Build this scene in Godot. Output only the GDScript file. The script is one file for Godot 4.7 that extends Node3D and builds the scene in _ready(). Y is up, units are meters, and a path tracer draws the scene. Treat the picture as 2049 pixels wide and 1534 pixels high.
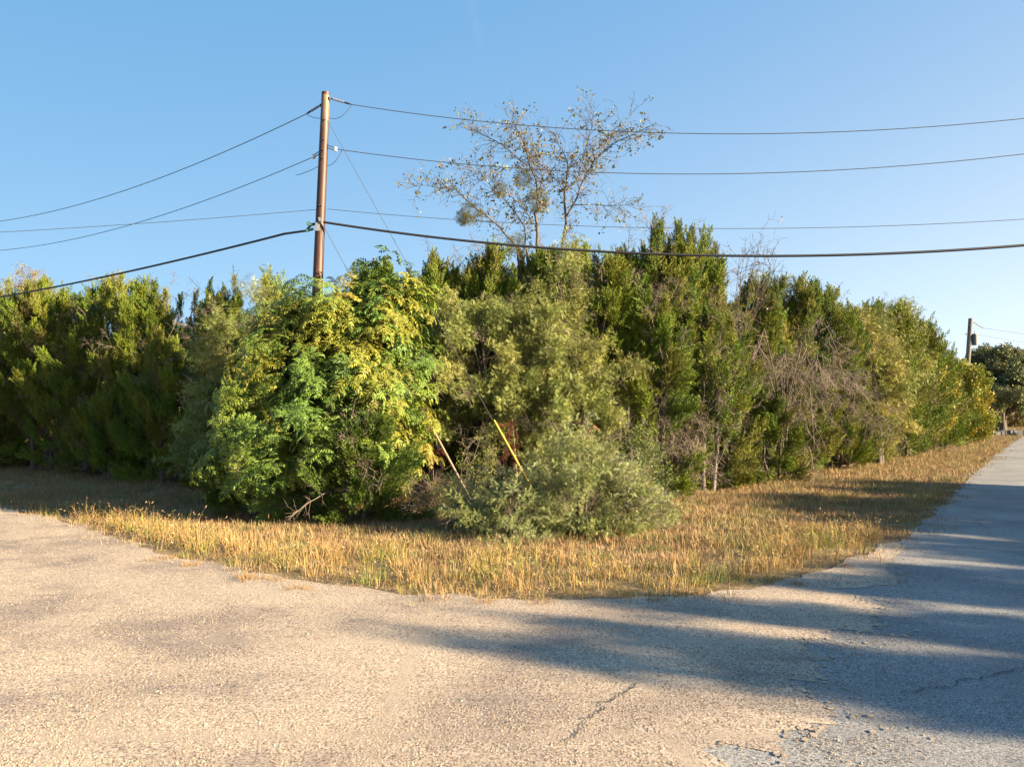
extends Node3D
# A corner lot at a rural crossroads in low evening sun: junipers, an ash, mesquites and a
# nearly bare elm behind a verge of dry grass, a leaning utility pole and two worn roads.

const SUN_AZ := 0.38        # the sun stands to the +x side, this far (radians) towards +z
const SUN_EL := 0.28
const EXPOSURE := 5.0

var rng := RandomNumberGenerator.new()
var used := {}
var M := {}
var leafs := {}
var noise := FastNoiseLite.new()

# ---------------------------------------------------------------- mesh helpers
class Shape:
	var v := PackedVector3Array()
	var n := PackedVector3Array()
	var c := PackedColorArray()
	var uv := PackedVector2Array()
	var uv2 := PackedVector2Array()
	var ix := PackedInt32Array()
	func tri(a: Vector3, b: Vector3, d: Vector3, col: Color) -> void:
		var k := v.size()
		v.append(a); v.append(b); v.append(d)
		c.append(col); c.append(col); c.append(col)
		ix.append(k); ix.append(k + 1); ix.append(k + 2)
	# a folded leaf: base, tip and two edges
	func leaf(base: Vector3, dir: Vector3, side: Vector3, l: float, w: float, fold: float, col: Color) -> void:
		var up := dir.cross(side).normalized() * (w * fold)
		var tip := base + dir * l
		var mid := base + dir * (l * 0.45)
		var a := mid + side * w + up
		var b := mid - side * w + up
		tri(base, a, tip, col)
		tri(base, tip, b, col)
	func tube(pts: Array, rad: Array, sides: int, col: Color, smooth := true, u_scale := 1.0) -> void:
		var base := v.size()
		var count := pts.size()
		var along := 0.0
		var ref := Vector3(0.31, 0.2, 0.93)
		for k in count:
			var p: Vector3 = pts[k]
			var q: Vector3 = pts[min(k + 1, count - 1)]
			var o: Vector3 = pts[max(k - 1, 0)]
			var d := (q - o).normalized()
			var r := ref
			if absf(d.dot(r)) > 0.9:
				r = Vector3(0.9, 0.3, -0.2)
			var x := d.cross(r).normalized()
			var y := d.cross(x).normalized()
			if k > 0:
				along += p.distance_to(o)
			for s in sides + 1:
				var a := TAU * s / sides
				var dirn := x * cos(a) + y * sin(a)
				v.append(p + dirn * float(rad[k]))
				n.append(dirn)
				c.append(col)
				uv.append(Vector2(u_scale * s / sides, along))
		for k in count - 1:
			for s in sides:
				var i0 := base + k * (sides + 1) + s
				var i1 := i0 + sides + 1
				ix.append(i0); ix.append(i1); ix.append(i0 + 1)
				ix.append(i0 + 1); ix.append(i1); ix.append(i1 + 1)
		# end cap
		var last := count - 1
		if float(rad[last]) > 0.02:
			var p2: Vector3 = pts[last]
			var k0 := v.size()
			var d2 := (p2 - (pts[last - 1] as Vector3)).normalized()
			v.append(p2); n.append(d2); c.append(col); uv.append(Vector2(0.5, along))
			for s in sides + 1:
				v.append(v[base + last * (sides + 1) + s]); n.append(d2); c.append(col); uv.append(Vector2(u_scale * s / sides, along))
			for s in sides:
				ix.append(k0); ix.append(k0 + 2 + s); ix.append(k0 + 1 + s)
	func sheet(poly: PackedVector2Array, y: float, s1: float, s2: float, off: Vector2) -> void:
		var t := Geometry2D.triangulate_polygon(poly)
		var base := v.size()
		for p in poly:
			v.append(Vector3(p.x, y, p.y)); n.append(Vector3.UP); c.append(Color.WHITE)
			uv.append(p * s1); uv2.append((p - off) * s2)
		for k in range(0, t.size(), 3):
			var a := poly[t[k]]; var b := poly[t[k + 1]]; var d := poly[t[k + 2]]
			if (b - a).cross(d - a) > 0.0:
				ix.append(base + t[k]); ix.append(base + t[k + 1]); ix.append(base + t[k + 2])
			else:
				ix.append(base + t[k]); ix.append(base + t[k + 2]); ix.append(base + t[k + 1])
	func box(at: Vector3, size: Vector3, turn: Basis, col: Color) -> void:
		for f in 6:
			var ax := f / 2
			var sg := 1.0 if f % 2 == 0 else -1.0
			var nn := Vector3.ZERO; nn[ax] = sg
			var e1 := Vector3.ZERO; e1[(ax + 1) % 3] = 1.0
			var e2 := Vector3.ZERO; e2[(ax + 2) % 3] = sg
			var k := v.size()
			for q in [[-1, -1], [1, -1], [1, 1], [-1, 1]]:
				v.append(at + turn * ((nn + e1 * float(q[0]) + e2 * float(q[1])) * size * 0.5))
				n.append(turn * nn); c.append(col); uv.append(Vector2(q[0], q[1]))
			ix.append(k); ix.append(k + 2); ix.append(k + 1)
			ix.append(k); ix.append(k + 3); ix.append(k + 2)
	func mesh(m: Material) -> ArrayMesh:
		var a := []
		a.resize(Mesh.ARRAY_MAX)
		a[Mesh.ARRAY_VERTEX] = v
		if n.size() == v.size(): a[Mesh.ARRAY_NORMAL] = n
		if c.size() == v.size(): a[Mesh.ARRAY_COLOR] = c
		if uv.size() == v.size(): a[Mesh.ARRAY_TEX_UV] = uv
		if uv2.size() == v.size(): a[Mesh.ARRAY_TEX_UV2] = uv2
		a[Mesh.ARRAY_INDEX] = ix
		var am := ArrayMesh.new()
		am.add_surface_from_arrays(Mesh.PRIMITIVE_TRIANGLES, a)
		am.surface_set_material(0, m)
		return am

class Scatter:
	var b := PackedFloat32Array()
	var count := 0
	func add(t: Basis, o: Vector3, col: Color) -> void:
		b.append_array(PackedFloat32Array([t.x.x, t.y.x, t.z.x, o.x, t.x.y, t.y.y, t.z.y, o.y, t.x.z, t.y.z, t.z.z, o.z, col.r, col.g, col.b, 1.0]))
		count += 1

# a basis whose y runs along dir, rolled at random, scaled
func aim(dir: Vector3, roll: float, s: float) -> Basis:
	var y := dir.normalized()
	var r := Vector3(0.12, 0.05, 0.99) if absf(y.z) < 0.9 else Vector3(0.98, 0.1, 0.1)
	var x := y.cross(r).normalized()
	var z := x.cross(y)
	var x2 := x * cos(roll) + z * sin(roll)
	var z2 := x2.cross(y)
	return Basis(x2 * s, y * s, z2 * s)

func rf(a: float, b: float) -> float:
	return rng.randf_range(a, b)

func rv() -> Vector3:
	var z := rf(-1.0, 1.0)
	var a := rf(0.0, TAU)
	var q := sqrt(1.0 - z * z)
	return Vector3(q * cos(a), z, q * sin(a))

func numbered(called: String) -> String:
	used[called] = int(used.get(called, -1)) + 1
	return called if used[called] == 0 else "%s_%03d" % [called, used[called]]

func thing(called: String, at: Vector3, label: String, category: String, group := "") -> Node3D:
	var o := Node3D.new()
	o.name = numbered(called)
	add_child(o)
	o.position = at
	tag(o, label, category, group)
	return o

func tag(o: Node3D, label: String, category: String, group := "") -> void:
	o.set_meta("label", label)
	o.set_meta("category", category)
	if group != "": o.set_meta("group", group)

func part(called: String, s: Shape, m: Material, parent: Node) -> MeshInstance3D:
	var o := MeshInstance3D.new()
	o.name = called
	o.mesh = s.mesh(m)
	parent.add_child(o, true)
	return o

func single(called: String, s: Shape, m: Material, label: String, category: String, group := "") -> MeshInstance3D:
	var o := part(numbered(called), s, m, self)
	tag(o, label, category, group)
	return o

func copies(called: String, sc: Scatter, mesh: Mesh, parent: Node) -> MultiMeshInstance3D:
	var mm := MultiMesh.new()
	mm.transform_format = MultiMesh.TRANSFORM_3D
	mm.use_colors = true
	mm.mesh = mesh
	mm.instance_count = sc.count
	mm.buffer = sc.b
	var o := MultiMeshInstance3D.new()
	o.name = called
	o.multimesh = mm
	o.set_meta("kind", "stuff")
	parent.add_child(o, true)
	return o

func lin(r: float, g: float, b: float) -> Color:
	return Color(r, g, b).linear_to_srgb()

func plain(r: float, g: float, b: float, rough := 0.8, metal := 0.0) -> StandardMaterial3D:
	var m := StandardMaterial3D.new()
	m.albedo_color = lin(r, g, b)
	m.roughness = rough
	m.metallic = metal
	return m

func leafy(back: float, rough := 0.55) -> StandardMaterial3D:
	var m := StandardMaterial3D.new()
	m.vertex_color_use_as_albedo = true
	m.roughness = rough
	m.metallic_specular = 0.35
	m.cull_mode = BaseMaterial3D.CULL_DISABLED
	if back > 0.0:
		m.backlight_enabled = true
		m.backlight = Color(back, back, back * 0.8)
	return m

# ---------------------------------------------------------------- the scene, in order
func _ready() -> void:
	noise.seed = 7
	noise.frequency = 1.0
	noise.fractal_octaves = 3
	set_camera_and_light()
	set_materials()
	build_ground()
	make_sprays()
	build_trees()
	build_bare_trees()
	build_poles()
	build_grass()
	build_gravel()

func set_camera_and_light() -> void:
	var cam := Camera3D.new()
	cam.name = "camera"
	add_child(cam)
	cam.position = Vector3(0, 2.5, 0)
	cam.rotation_degrees = Vector3(2.54, 0, 0)
	cam.fov = 56.7
	cam.near = 0.1
	cam.far = 2000.0
	cam.current = true
	var to_sun := Vector3(cos(SUN_EL) * cos(SUN_AZ), sin(SUN_EL), cos(SUN_EL) * sin(SUN_AZ))
	var sun := DirectionalLight3D.new()
	sun.name = "sun"
	add_child(sun)
	sun.look_at_from_position(to_sun * 100.0, Vector3.ZERO, Vector3.UP)
	sun.light_energy = 1.6
	sun.light_color = Color(1.0, 0.79, 0.51).linear_to_srgb()
	sun.light_angular_distance = 0.5
	sun.shadow_enabled = true
	var env := Environment.new()
	env.background_mode = Environment.BG_SKY
	env.sky = Sky.new()
	env.sky.sky_material = make_sky(to_sun)
	env.tonemap_mode = Environment.TONE_MAPPER_LINEAR
	env.tonemap_exposure = EXPOSURE
	env.sdfgi_enabled = true
	env.ssao_enabled = true
	env.ssil_enabled = true
	var we := WorldEnvironment.new()
	we.name = "environment"
	we.environment = env
	add_child(we)

# clear evening air, paler low down and towards the sun, with one thin broken contrail
func make_sky(to_sun: Vector3) -> PanoramaSkyMaterial:
	var w := 1024
	var h := 512
	var data := PackedFloat32Array()
	data.resize(w * h * 3)
	var zen := Vector3(0.075, 0.33, 0.70)
	var hor := Vector3(0.60, 0.93, 1.2)
	var glow := Vector3(0.62, 0.42, 0.22)
	var k := 0
	for y in h:
		var el := (0.5 - (y + 0.5) / h) * PI
		var se := sin(el)
		var ce := cos(el)
		var f := exp(-maxf(se, 0.0) * 3.3)
		for x in w:
			var az := ((x + 0.5) / w) * TAU
			if az > PI: az -= TAU
			# the panorama's first column looks along -z
			var d := Vector3(sin(az) * ce, se, -cos(az) * ce)
			var c := zen.lerp(hor, f)
			var g := maxf(d.dot(to_sun), 0.0)
			var wide := pow(0.5 + 0.5 * d.dot(to_sun), 2.0)
			c += glow * (2.3 * wide * f + 0.4 * pow(g, 24.0))
			# contrail: a faint streak high up ahead
			var u := az + 0.056 - 0.012 * sin(el * 30.0)
			if absf(u) < 0.012 and el > 0.44 and el < 0.75:
				var q := exp(-u * u / 0.000012) * clampf((el - 0.44) * 8.0, 0.0, 1.0)
				q *= 0.5 + 0.5 * noise.get_noise_2d(el * 60.0, 3.0)
				c += Vector3(0.10, 0.09, 0.07) * q
			if se < 0.0:
				c = c.lerp(Vector3(0.24, 0.2, 0.15), clampf(-se * 6.0, 0.0, 1.0))
			data[k] = c.x / EXPOSURE
			data[k + 1] = c.y / EXPOSURE
			data[k + 2] = c.z / EXPOSURE
			k += 3
	var im := Image.create_from_data(w, h, false, Image.FORMAT_RGBF, data.to_byte_array())
	var m := PanoramaSkyMaterial.new()
	m.panorama = ImageTexture.create_from_image(im)
	return m

# ---------------------------------------------------------------- materials
# one random tone for each stone: a cellular noise looked up in a list of colours
func chips_image(size: int, freq: float, seed_: int, tones: Array) -> Image:
	var n := FastNoiseLite.new()
	n.seed = seed_
	n.noise_type = FastNoiseLite.TYPE_CELLULAR
	n.cellular_return_type = FastNoiseLite.RETURN_CELL_VALUE
	n.cellular_jitter = 1.0
	n.frequency = freq
	n.fractal_type = FastNoiseLite.FRACTAL_NONE
	var g := n.get_seamless_image(size, size, false, false, 0.1)
	g.convert(Image.FORMAT_L8)
	var src := g.get_data()
	var lut := PackedByteArray()
	lut.resize(768)
	rng.seed = seed_
	for i in 256:
		var c: Color = tones[rng.randi() % tones.size()]
		var j := rf(0.85, 1.15)
		var s := Color(c.r * j, c.g * j, c.b * j).linear_to_srgb()
		lut[i * 3] = int(clampf(s.r, 0, 1) * 255); lut[i * 3 + 1] = int(clampf(s.g, 0, 1) * 255); lut[i * 3 + 2] = int(clampf(s.b, 0, 1) * 255)
	var out := PackedByteArray()
	out.resize(size * size * 3)
	var k := 0
	for i in src.size():
		var q := src[i] * 3
		out[k] = lut[q]; out[k + 1] = lut[q + 1]; out[k + 2] = lut[q + 2]
		k += 3
	return Image.create_from_data(size, size, false, Image.FORMAT_RGB8, out)

func bump_image(size: int, freq: float, seed_: int, strength: float) -> Image:
	var n := FastNoiseLite.new()
	n.seed = seed_
	n.noise_type = FastNoiseLite.TYPE_CELLULAR
	n.cellular_return_type = FastNoiseLite.RETURN_DISTANCE
	n.frequency = freq
	n.fractal_type = FastNoiseLite.FRACTAL_NONE
	var g := n.get_seamless_image(size, size, true, false, 0.1)
	g.convert(Image.FORMAT_RGBA8)
	g.bump_map_to_normal_map(strength)
	return g

# broad patches (bled tar, sandy dust, worn strips) as a tint; pal: [dark, mid, pale]
func patch_image(size: int, seed_: int, freq: float, pal: Array, lo: float, hi: float) -> Image:
	var n := FastNoiseLite.new()
	n.seed = seed_
	n.noise_type = FastNoiseLite.TYPE_SIMPLEX_SMOOTH
	n.frequency = freq
	n.fractal_octaves = 6
	n.fractal_gain = 0.62
	var out := PackedByteArray()
	out.resize(size * size * 3)
	var k := 0
	for y in size:
		for x in size:
			var t := n.get_noise_2d(x, y * 1.4) * 1.6
			var c: Color
			if t < 0.0:
				c = (pal[1] as Color).lerp(pal[0], clampf(t / lo, 0.0, 1.0))
			else:
				c = (pal[1] as Color).lerp(pal[2], clampf(t / hi, 0.0, 1.0))
			c = c.linear_to_srgb()
			out[k] = int(c.r * 255); out[k + 1] = int(c.g * 255); out[k + 2] = int(c.b * 255)
			k += 3
	return Image.create_from_data(size, size, false, Image.FORMAT_RGB8, out)

func road_material(chips: Image, bump: Image, patches: Image, bump_scale: float) -> StandardMaterial3D:
	var m := StandardMaterial3D.new()
	m.albedo_texture = ImageTexture.create_from_image(chips)
	m.normal_enabled = true
	m.normal_texture = ImageTexture.create_from_image(bump)
	m.normal_scale = bump_scale
	m.roughness = 0.9
	m.metallic_specular = 0.3
	m.detail_enabled = true
	m.detail_uv_layer = BaseMaterial3D.DETAIL_UV_2
	m.detail_blend_mode = BaseMaterial3D.BLEND_MODE_MUL
	m.detail_albedo = ImageTexture.create_from_image(patches)
	return m

func set_materials() -> void:
	var tan_tones := [Color(0.47, 0.385, 0.30), Color(0.42, 0.335, 0.255), Color(0.50, 0.42, 0.335), Color(0.36, 0.285, 0.215), Color(0.44, 0.345, 0.275), Color(0.24, 0.19, 0.15), Color(0.54, 0.465, 0.38), Color(0.18, 0.15, 0.125), Color(0.43, 0.36, 0.29)]
	var grey_tones := [Color(0.252, 0.252, 0.252), Color(0.202, 0.202, 0.206), Color(0.312, 0.308, 0.302), Color(0.161, 0.161, 0.167), Color(0.383, 0.373, 0.363), Color(0.121, 0.121, 0.127), Color(0.272, 0.262, 0.252)]
	var soil_tones := [Color(0.24, 0.17, 0.09), Color(0.19, 0.13, 0.07), Color(0.30, 0.22, 0.12), Color(0.15, 0.11, 0.065), Color(0.34, 0.26, 0.15)]
	var bump := bump_image(1024, 0.15, 3, 2.0)
	M.chip = road_material(chips_image(1024, 0.15, 11, tan_tones), bump, patch_image(768, 21, 0.011, [Color(0.60, 0.60, 0.64), Color(0.90, 0.89, 0.88), Color(1.0, 1.0, 0.98)], -0.7, 0.6), 0.35)
	M.tar = road_material(chips_image(1024, 0.19, 12, grey_tones), bump, patch_image(512, 22, 0.012, [Color(0.72, 0.73, 0.75), Color(0.88, 0.88, 0.88), Color(1.0, 1.0, 0.99)], -0.6, 0.6), 0.35)
	M.soil = road_material(chips_image(512, 0.12, 13, soil_tones), bump, patch_image(512, 23, 0.03, [Color(0.6, 0.58, 0.5), Color(0.85, 0.83, 0.78), Color(1.0, 0.97, 0.9)], -0.6, 0.6), 1.0)
	M.concrete = plain(0.34, 0.31, 0.27, 0.9)
	M.crack = plain(0.05, 0.048, 0.045, 0.9)
	M.bark = bark_material(Color(0.12, 0.092, 0.068), Color(0.05, 0.038, 0.03))
	M.greybark = bark_material(Color(0.21, 0.185, 0.16), Color(0.09, 0.08, 0.07))
	M.darkbark = bark_material(Color(0.10, 0.085, 0.07), Color(0.045, 0.038, 0.03))
	M.twig = leafy(0.0, 0.9)
	M.needle = leafy(0.45, 0.6)
	M.leaf = leafy(0.6, 0.5)
	M.grass = leafy(0.35, 0.75)
	M.stone = leafy(0.0, 0.9)
	M.wire = plain(0.05, 0.052, 0.055, 0.7)
	M.steel = plain(0.30, 0.30, 0.30, 0.45, 0.8)
	M.cable = plain(0.022, 0.022, 0.025, 0.5)
	M.polymer = plain(0.22, 0.20, 0.19, 0.5)
	M.porcelain = plain(0.62, 0.60, 0.54, 0.25)
	M.yellow = plain(0.45, 0.28, 0.015, 0.5)
	M.oldguard = plain(0.20, 0.15, 0.105, 0.8)
	M.can = plain(0.10, 0.105, 0.11, 0.6)
	M.green_clamp = plain(0.05, 0.13, 0.09, 0.5)

func bark_material(pale: Color, dark: Color) -> StandardMaterial3D:
	var m := StandardMaterial3D.new()
	var n := FastNoiseLite.new()
	n.seed = 5
	n.frequency = 0.03
	n.fractal_octaves = 5
	n.fractal_gain = 0.65
	var im := Image.create(64, 256, false, Image.FORMAT_RGB8)
	for y in 256:
		for x in 64:
			var a := TAU * x / 64.0
			var t := clampf(n.get_noise_3d(cos(a) * 90.0, y * 0.55, sin(a) * 90.0) * 1.5 + 0.5, 0.0, 1.0)
			im.set_pixel(x, y, dark.lerp(pale, t).linear_to_srgb())
	m.albedo_texture = ImageTexture.create_from_image(im)
	var b := im.duplicate()
	b.convert(Image.FORMAT_RGBA8)
	b.bump_map_to_normal_map(6.0)
	m.normal_enabled = true
	m.normal_texture = ImageTexture.create_from_image(b)
	m.roughness = 0.9
	return m

# ---------------------------------------------------------------- ground and roads
# the edge of the pavement round the corner, from the far end of one road to that of the other (x, z)
var EDGE := PackedVector2Array([Vector2(-74, -69.5), Vector2(-40, -41.2), Vector2(-22, -26.2), Vector2(-13.86, -19.36), Vector2(-12.19, -18.09), Vector2(-9.63, -16.15), Vector2(-8.02, -14.47), Vector2(-6.72, -13.3), Vector2(-4.71, -11.78), Vector2(-3.22, -10.9), Vector2(-1.96, -10.28), Vector2(-0.86, -9.94), Vector2(0.17, -9.73), Vector2(1.19, -9.73), Vector2(2.23, -9.86), Vector2(3.4, -10.28), Vector2(4.43, -11.06), Vector2(5.83, -12.39), Vector2(7.51, -14.07), Vector2(9.61, -16.67), Vector2(12.89, -21.05), Vector2(20.15, -31.07), Vector2(32.56, -47.59), Vector2(50.61, -71.35), Vector2(132, -178)])

# distance from the pavement's edge, positive on the grass side
func from_edge(p: Vector2) -> float:
	var best := 1e9
	var side := 1.0
	for i in EDGE.size() - 1:
		var a := EDGE[i]
		var b := EDGE[i + 1]
		var ab := b - a
		var t := clampf((p - a).dot(ab) / ab.length_squared(), 0.0, 1.0)
		var q := a + ab * t
		var d := q.distance_to(p)
		if d < best:
			best = d
			side = 1.0 if ab.cross(p - a) < 0.0 else -1.0
	return best * side

# an edge with a ragged, crumbling line
func ragged(line: PackedVector2Array, step: float, amount: float, seed_: int) -> PackedVector2Array:
	var out := PackedVector2Array()
	var n := FastNoiseLite.new()
	n.seed = seed_
	n.frequency = 0.9
	n.fractal_octaves = 4
	var along := 0.0
	for i in line.size() - 1:
		var a := line[i]
		var b := line[i + 1]
		var l := a.distance_to(b)
		var near := minf(a.length(), b.length())
		var st := step * clampf(near / 14.0, 1.0, 12.0)
		var k := maxi(1, int(l / st))
		var nm := (b - a).normalized().orthogonal()
		for j in k:
			var t := float(j) / k
			out.append(a.lerp(b, t) + nm * n.get_noise_1d((along + l * t)) * amount)
		along += l
	out.append(line[line.size() - 1])
	return out

func structure(o: Node3D, label: String) -> void:
	o.set_meta("kind", "structure")
	o.set_meta("label", label)

func build_ground() -> void:
	var s := Shape.new()
	var g := PackedVector2Array([Vector2(-600, -900), Vector2(600, -900), Vector2(600, 300), Vector2(-600, 300)])
	s.sheet(g, -0.012, 1.0 / 2.5, 1.0 / 17.0, Vector2.ZERO)
	structure(part("ground", s, M.soil, self), "dry brown soil under the verge grass and trees")
	# the road that runs off past the far oak: finer, greyer
	var along := Vector2(0.607, -0.795)
	var right := Vector2(0.795, 0.607)
	s = Shape.new()
	var line := PackedVector2Array([Vector2(132, -178), Vector2(50.61, -71.35), Vector2(32.56, -47.59), Vector2(20.15, -31.07), Vector2(12.89, -21.05), Vector2(9.61, -16.67), Vector2(7.3, -13.75), Vector2(5.4, -11.6), Vector2(1.6, -8.2), Vector2(-4.2, -1.0), Vector2(-14.0, 11.0)])
	var poly := ragged(line, 0.25, 0.22, 4)
	poly.append(Vector2(-12.5, 12.0) + right * 8.2)
	poly.append(Vector2(132, -178) + right * 6.6)
	s.sheet(poly, 0.004, 1.0 / 1.9, 1.0 / 23.0, Vector2(-14, -40))
	var tar := part("road", s, M.tar, self)
	structure(tar, "worn grey asphalt road running away past the tree line")
	# the chip-sealed road in front, laid up to the edge of the grey one with a worn margin
	s = Shape.new()
	# (its offset from the grey road's side varies with the distance along it)
	var margin := PackedVector2Array()
	var fray := FastNoiseLite.new()
	fray.seed = 19
	fray.frequency = 0.55
	fray.fractal_octaves = 6
	fray.fractal_gain = 0.6
	for k in 620:
		var t := k * 0.03
		margin.append(Vector2(7.35, -13.75) - along * t + right * (0.2 + 0.5 * smoothstep(2.0, 6.0, t) + 1.2 * fray.get_noise_1d(t) * smoothstep(1.5, 5.0, t)))
	poly = ragged(PackedVector2Array(EDGE.slice(0, 19)), 0.18, 0.30, 8)
	poly.append_array(margin)
	poly.append(Vector2(-9.2, 1.2))
	poly.append(Vector2(-20, -12.5))
	poly.append(Vector2(-80, -62.5))
	s.sheet(poly, 0.009, 1.0 / 2.3, 1.0 / 27.0, Vector2(-16, -22))
	var chip := part("chip_seal_road", s, M.chip, self)
	structure(chip, "tan gravelly chip-sealed road with sandy patches")
	# islands of worn-off and left-over chips along the margin
	rng.seed = 77
	var bits := Shape.new()
	for k in 700:
		var t := rf(0.0, 0.8) * (margin.size() - 4)
		var m0 := margin[1 + int(t)]
		var m1 := margin[2 + int(t)]
		var off := rf(-1.0, 1.0)
		off = signf(off) * off * off * 0.7
		var p := m0.lerp(m1, t - int(t)) + right * off
		var big := rf(0.006, 0.028) * (1.2 - absf(off) * 0.8)
		var pt := PackedVector2Array()
		for q in 14:
			var an := TAU * q / 14.0
			pt.append(p + (along * cos(an) * 1.5 + right * sin(an)) * big * rf(0.55, 1.2))
		# chips left over on the grey side
		var on_grey := off > 0.0
		if not on_grey: continue
		bits.sheet(pt, 0.0125 + 0.0002 * (k % 20), 1.0 / 2.3, 1.0 / 27.0, Vector2(-16, -22))
	part("worn_patch", bits, M.chip, chip).set_meta("kind", "stuff")
	# cracks
	for line2 in [[[0.40, -5.5], [0.49, -5.63], [0.58, -5.81], [0.60, -5.95], [0.69, -6.02], [0.77, -6.14], [0.76, -6.25], [0.86, -6.32], [0.96, -6.44], [1.07, -6.58], [1.16, -6.7]], [[3.5, -6.5], [3.63, -6.52], [3.8, -6.6], [3.95, -6.61], [4.26, -6.8], [4.45, -6.83], [4.65, -6.96], [5.05, -7.12], [5.4, -7.2]], [[9.8, -15.9], [10.6, -16.1], [11.0, -17.0], [11.7, -17.4], [11.9, -18.6]]]:
		s = Shape.new()
		var q0 := Vector2(line2[0][0], line2[0][1])
		var w0 := 0.002
		for i in line2.size() - 1:
			var p0 := Vector2(line2[i][0], line2[i][1])
			var p1 := Vector2(line2[i + 1][0], line2[i + 1][1])
			var nm := (p1 - p0).normalized().orthogonal()
			for j in 4:
				var q1 := p0.lerp(p1, (j + 1) / 4.0) + nm * rf(-0.03, 0.03)
				var w1 := rf(0.003, 0.010)
				s.sheet(PackedVector2Array([q0 + nm * w0, q1 + nm * w1, q1 - nm * w1, q0 - nm * w0]), 0.018, 1.0, 1.0, Vector2.ZERO)
				q0 = q1
				w0 = w1
		part("crack", s, M.crack, chip if float(line2[0][0]) < 3.0 else tar)
	# far drive with its culvert by the oak
	s = Shape.new()
	s.sheet(PackedVector2Array([Vector2(54, -86.5), Vector2(70.5, -92.5), Vector2(69.5, -97.5), Vector2(52, -92), Vector2(40, -97), Vector2(41, -100), Vector2(30, -101), Vector2(32, -94.5)]), 0.006, 0.5, 0.05, Vector2.ZERO)
	structure(part("driveway", s, M.concrete, self), "pale concrete driveway crossing the grass before the oak")
	var cul := thing("culvert", Vector3(59.2, 0, -84.5), "low grey stone culvert headwall beside the driveway and oak", "culvert")
	s = Shape.new()
	rng.seed = 5
	for k in 9:
		var b := Basis.from_euler(Vector3(rf(-0.1, 0.1), rf(-0.3, 0.3), rf(-0.15, 0.15)))
		s.box(Vector3(-1.8 + k * 0.45, 0.22 + 0.12 * sin(k * 0.39), rf(-0.1, 0.1)), Vector3(0.55, 0.5 + 0.3 * sin(k * 0.39), 0.6), b, Color.WHITE)
	part("headwall", s, plain(0.09, 0.09, 0.09, 0.9), cul)
	s = Shape.new()
	s.tube([Vector3(0.2, 0.2, 0.5), Vector3(0.2, 0.22, -0.8)], [0.24, 0.24], 12, Color.WHITE)
	part("pipe", s, M.concrete, cul)

# ---------------------------------------------------------------- grass and gravel
func make_tuft(blades: int, h0: float, h1: float, spread: float, w: float, heads: float, cols: Array, seed_: int) -> ArrayMesh:
	rng.seed = seed_
	var s := Shape.new()
	for i in blades:
		var a := rf(0, TAU)
		var o := Vector3(cos(a), 0, sin(a)) * spread * sqrt(rng.randf())
		var ln := rf(h0, h1)
		var out := Vector3(cos(a + rf(-0.8, 0.8)), 0, sin(a + rf(-0.8, 0.8)))
		var lean := rf(0.15, 1.1)
		var side := out.cross(Vector3.UP).rotated(Vector3.UP, rf(-0.9, 0.9)) * w * rf(0.6, 1.3)
		var col: Color = cols[rng.randi() % cols.size()]
		col = col * rf(0.8, 1.2)
		var prev := o
		var pw := side
		var segs := 3
		var p := o
		for k in segs:
			var t := float(k + 1) / segs
			p = o + Vector3.UP * ln * (t - lean * 0.35 * t * t) + out * ln * lean * t * t * 0.75
			var nw := side * (1.0 - t * 0.85)
			s.tri(prev - pw, prev + pw, p + nw, col)
			if k < segs - 1:
				s.tri(prev - pw, p + nw, p - nw, col)
			prev = p
			pw = nw
		if rng.randf() < heads:
			var hc := Color(0.30, 0.17, 0.10) * rf(0.75, 1.25) if rng.randf() < 0.5 else Color(0.42, 0.32, 0.19) * rf(0.8, 1.15)
			var d := (p - o).normalized()
			d = (d + out * lean * 0.8 + rv() * 0.15).normalized()
			var hl := rf(0.05, 0.10)
			for q in 3:
				var sd := d.cross(rv()).normalized()
				s.leaf(p - d * 0.01, (d + sd * 0.22).normalized(), d.cross(sd).normalized(), hl * rf(0.7, 1.0), 0.0045, 0.3, hc)
	return s.mesh(M.grass)

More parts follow.
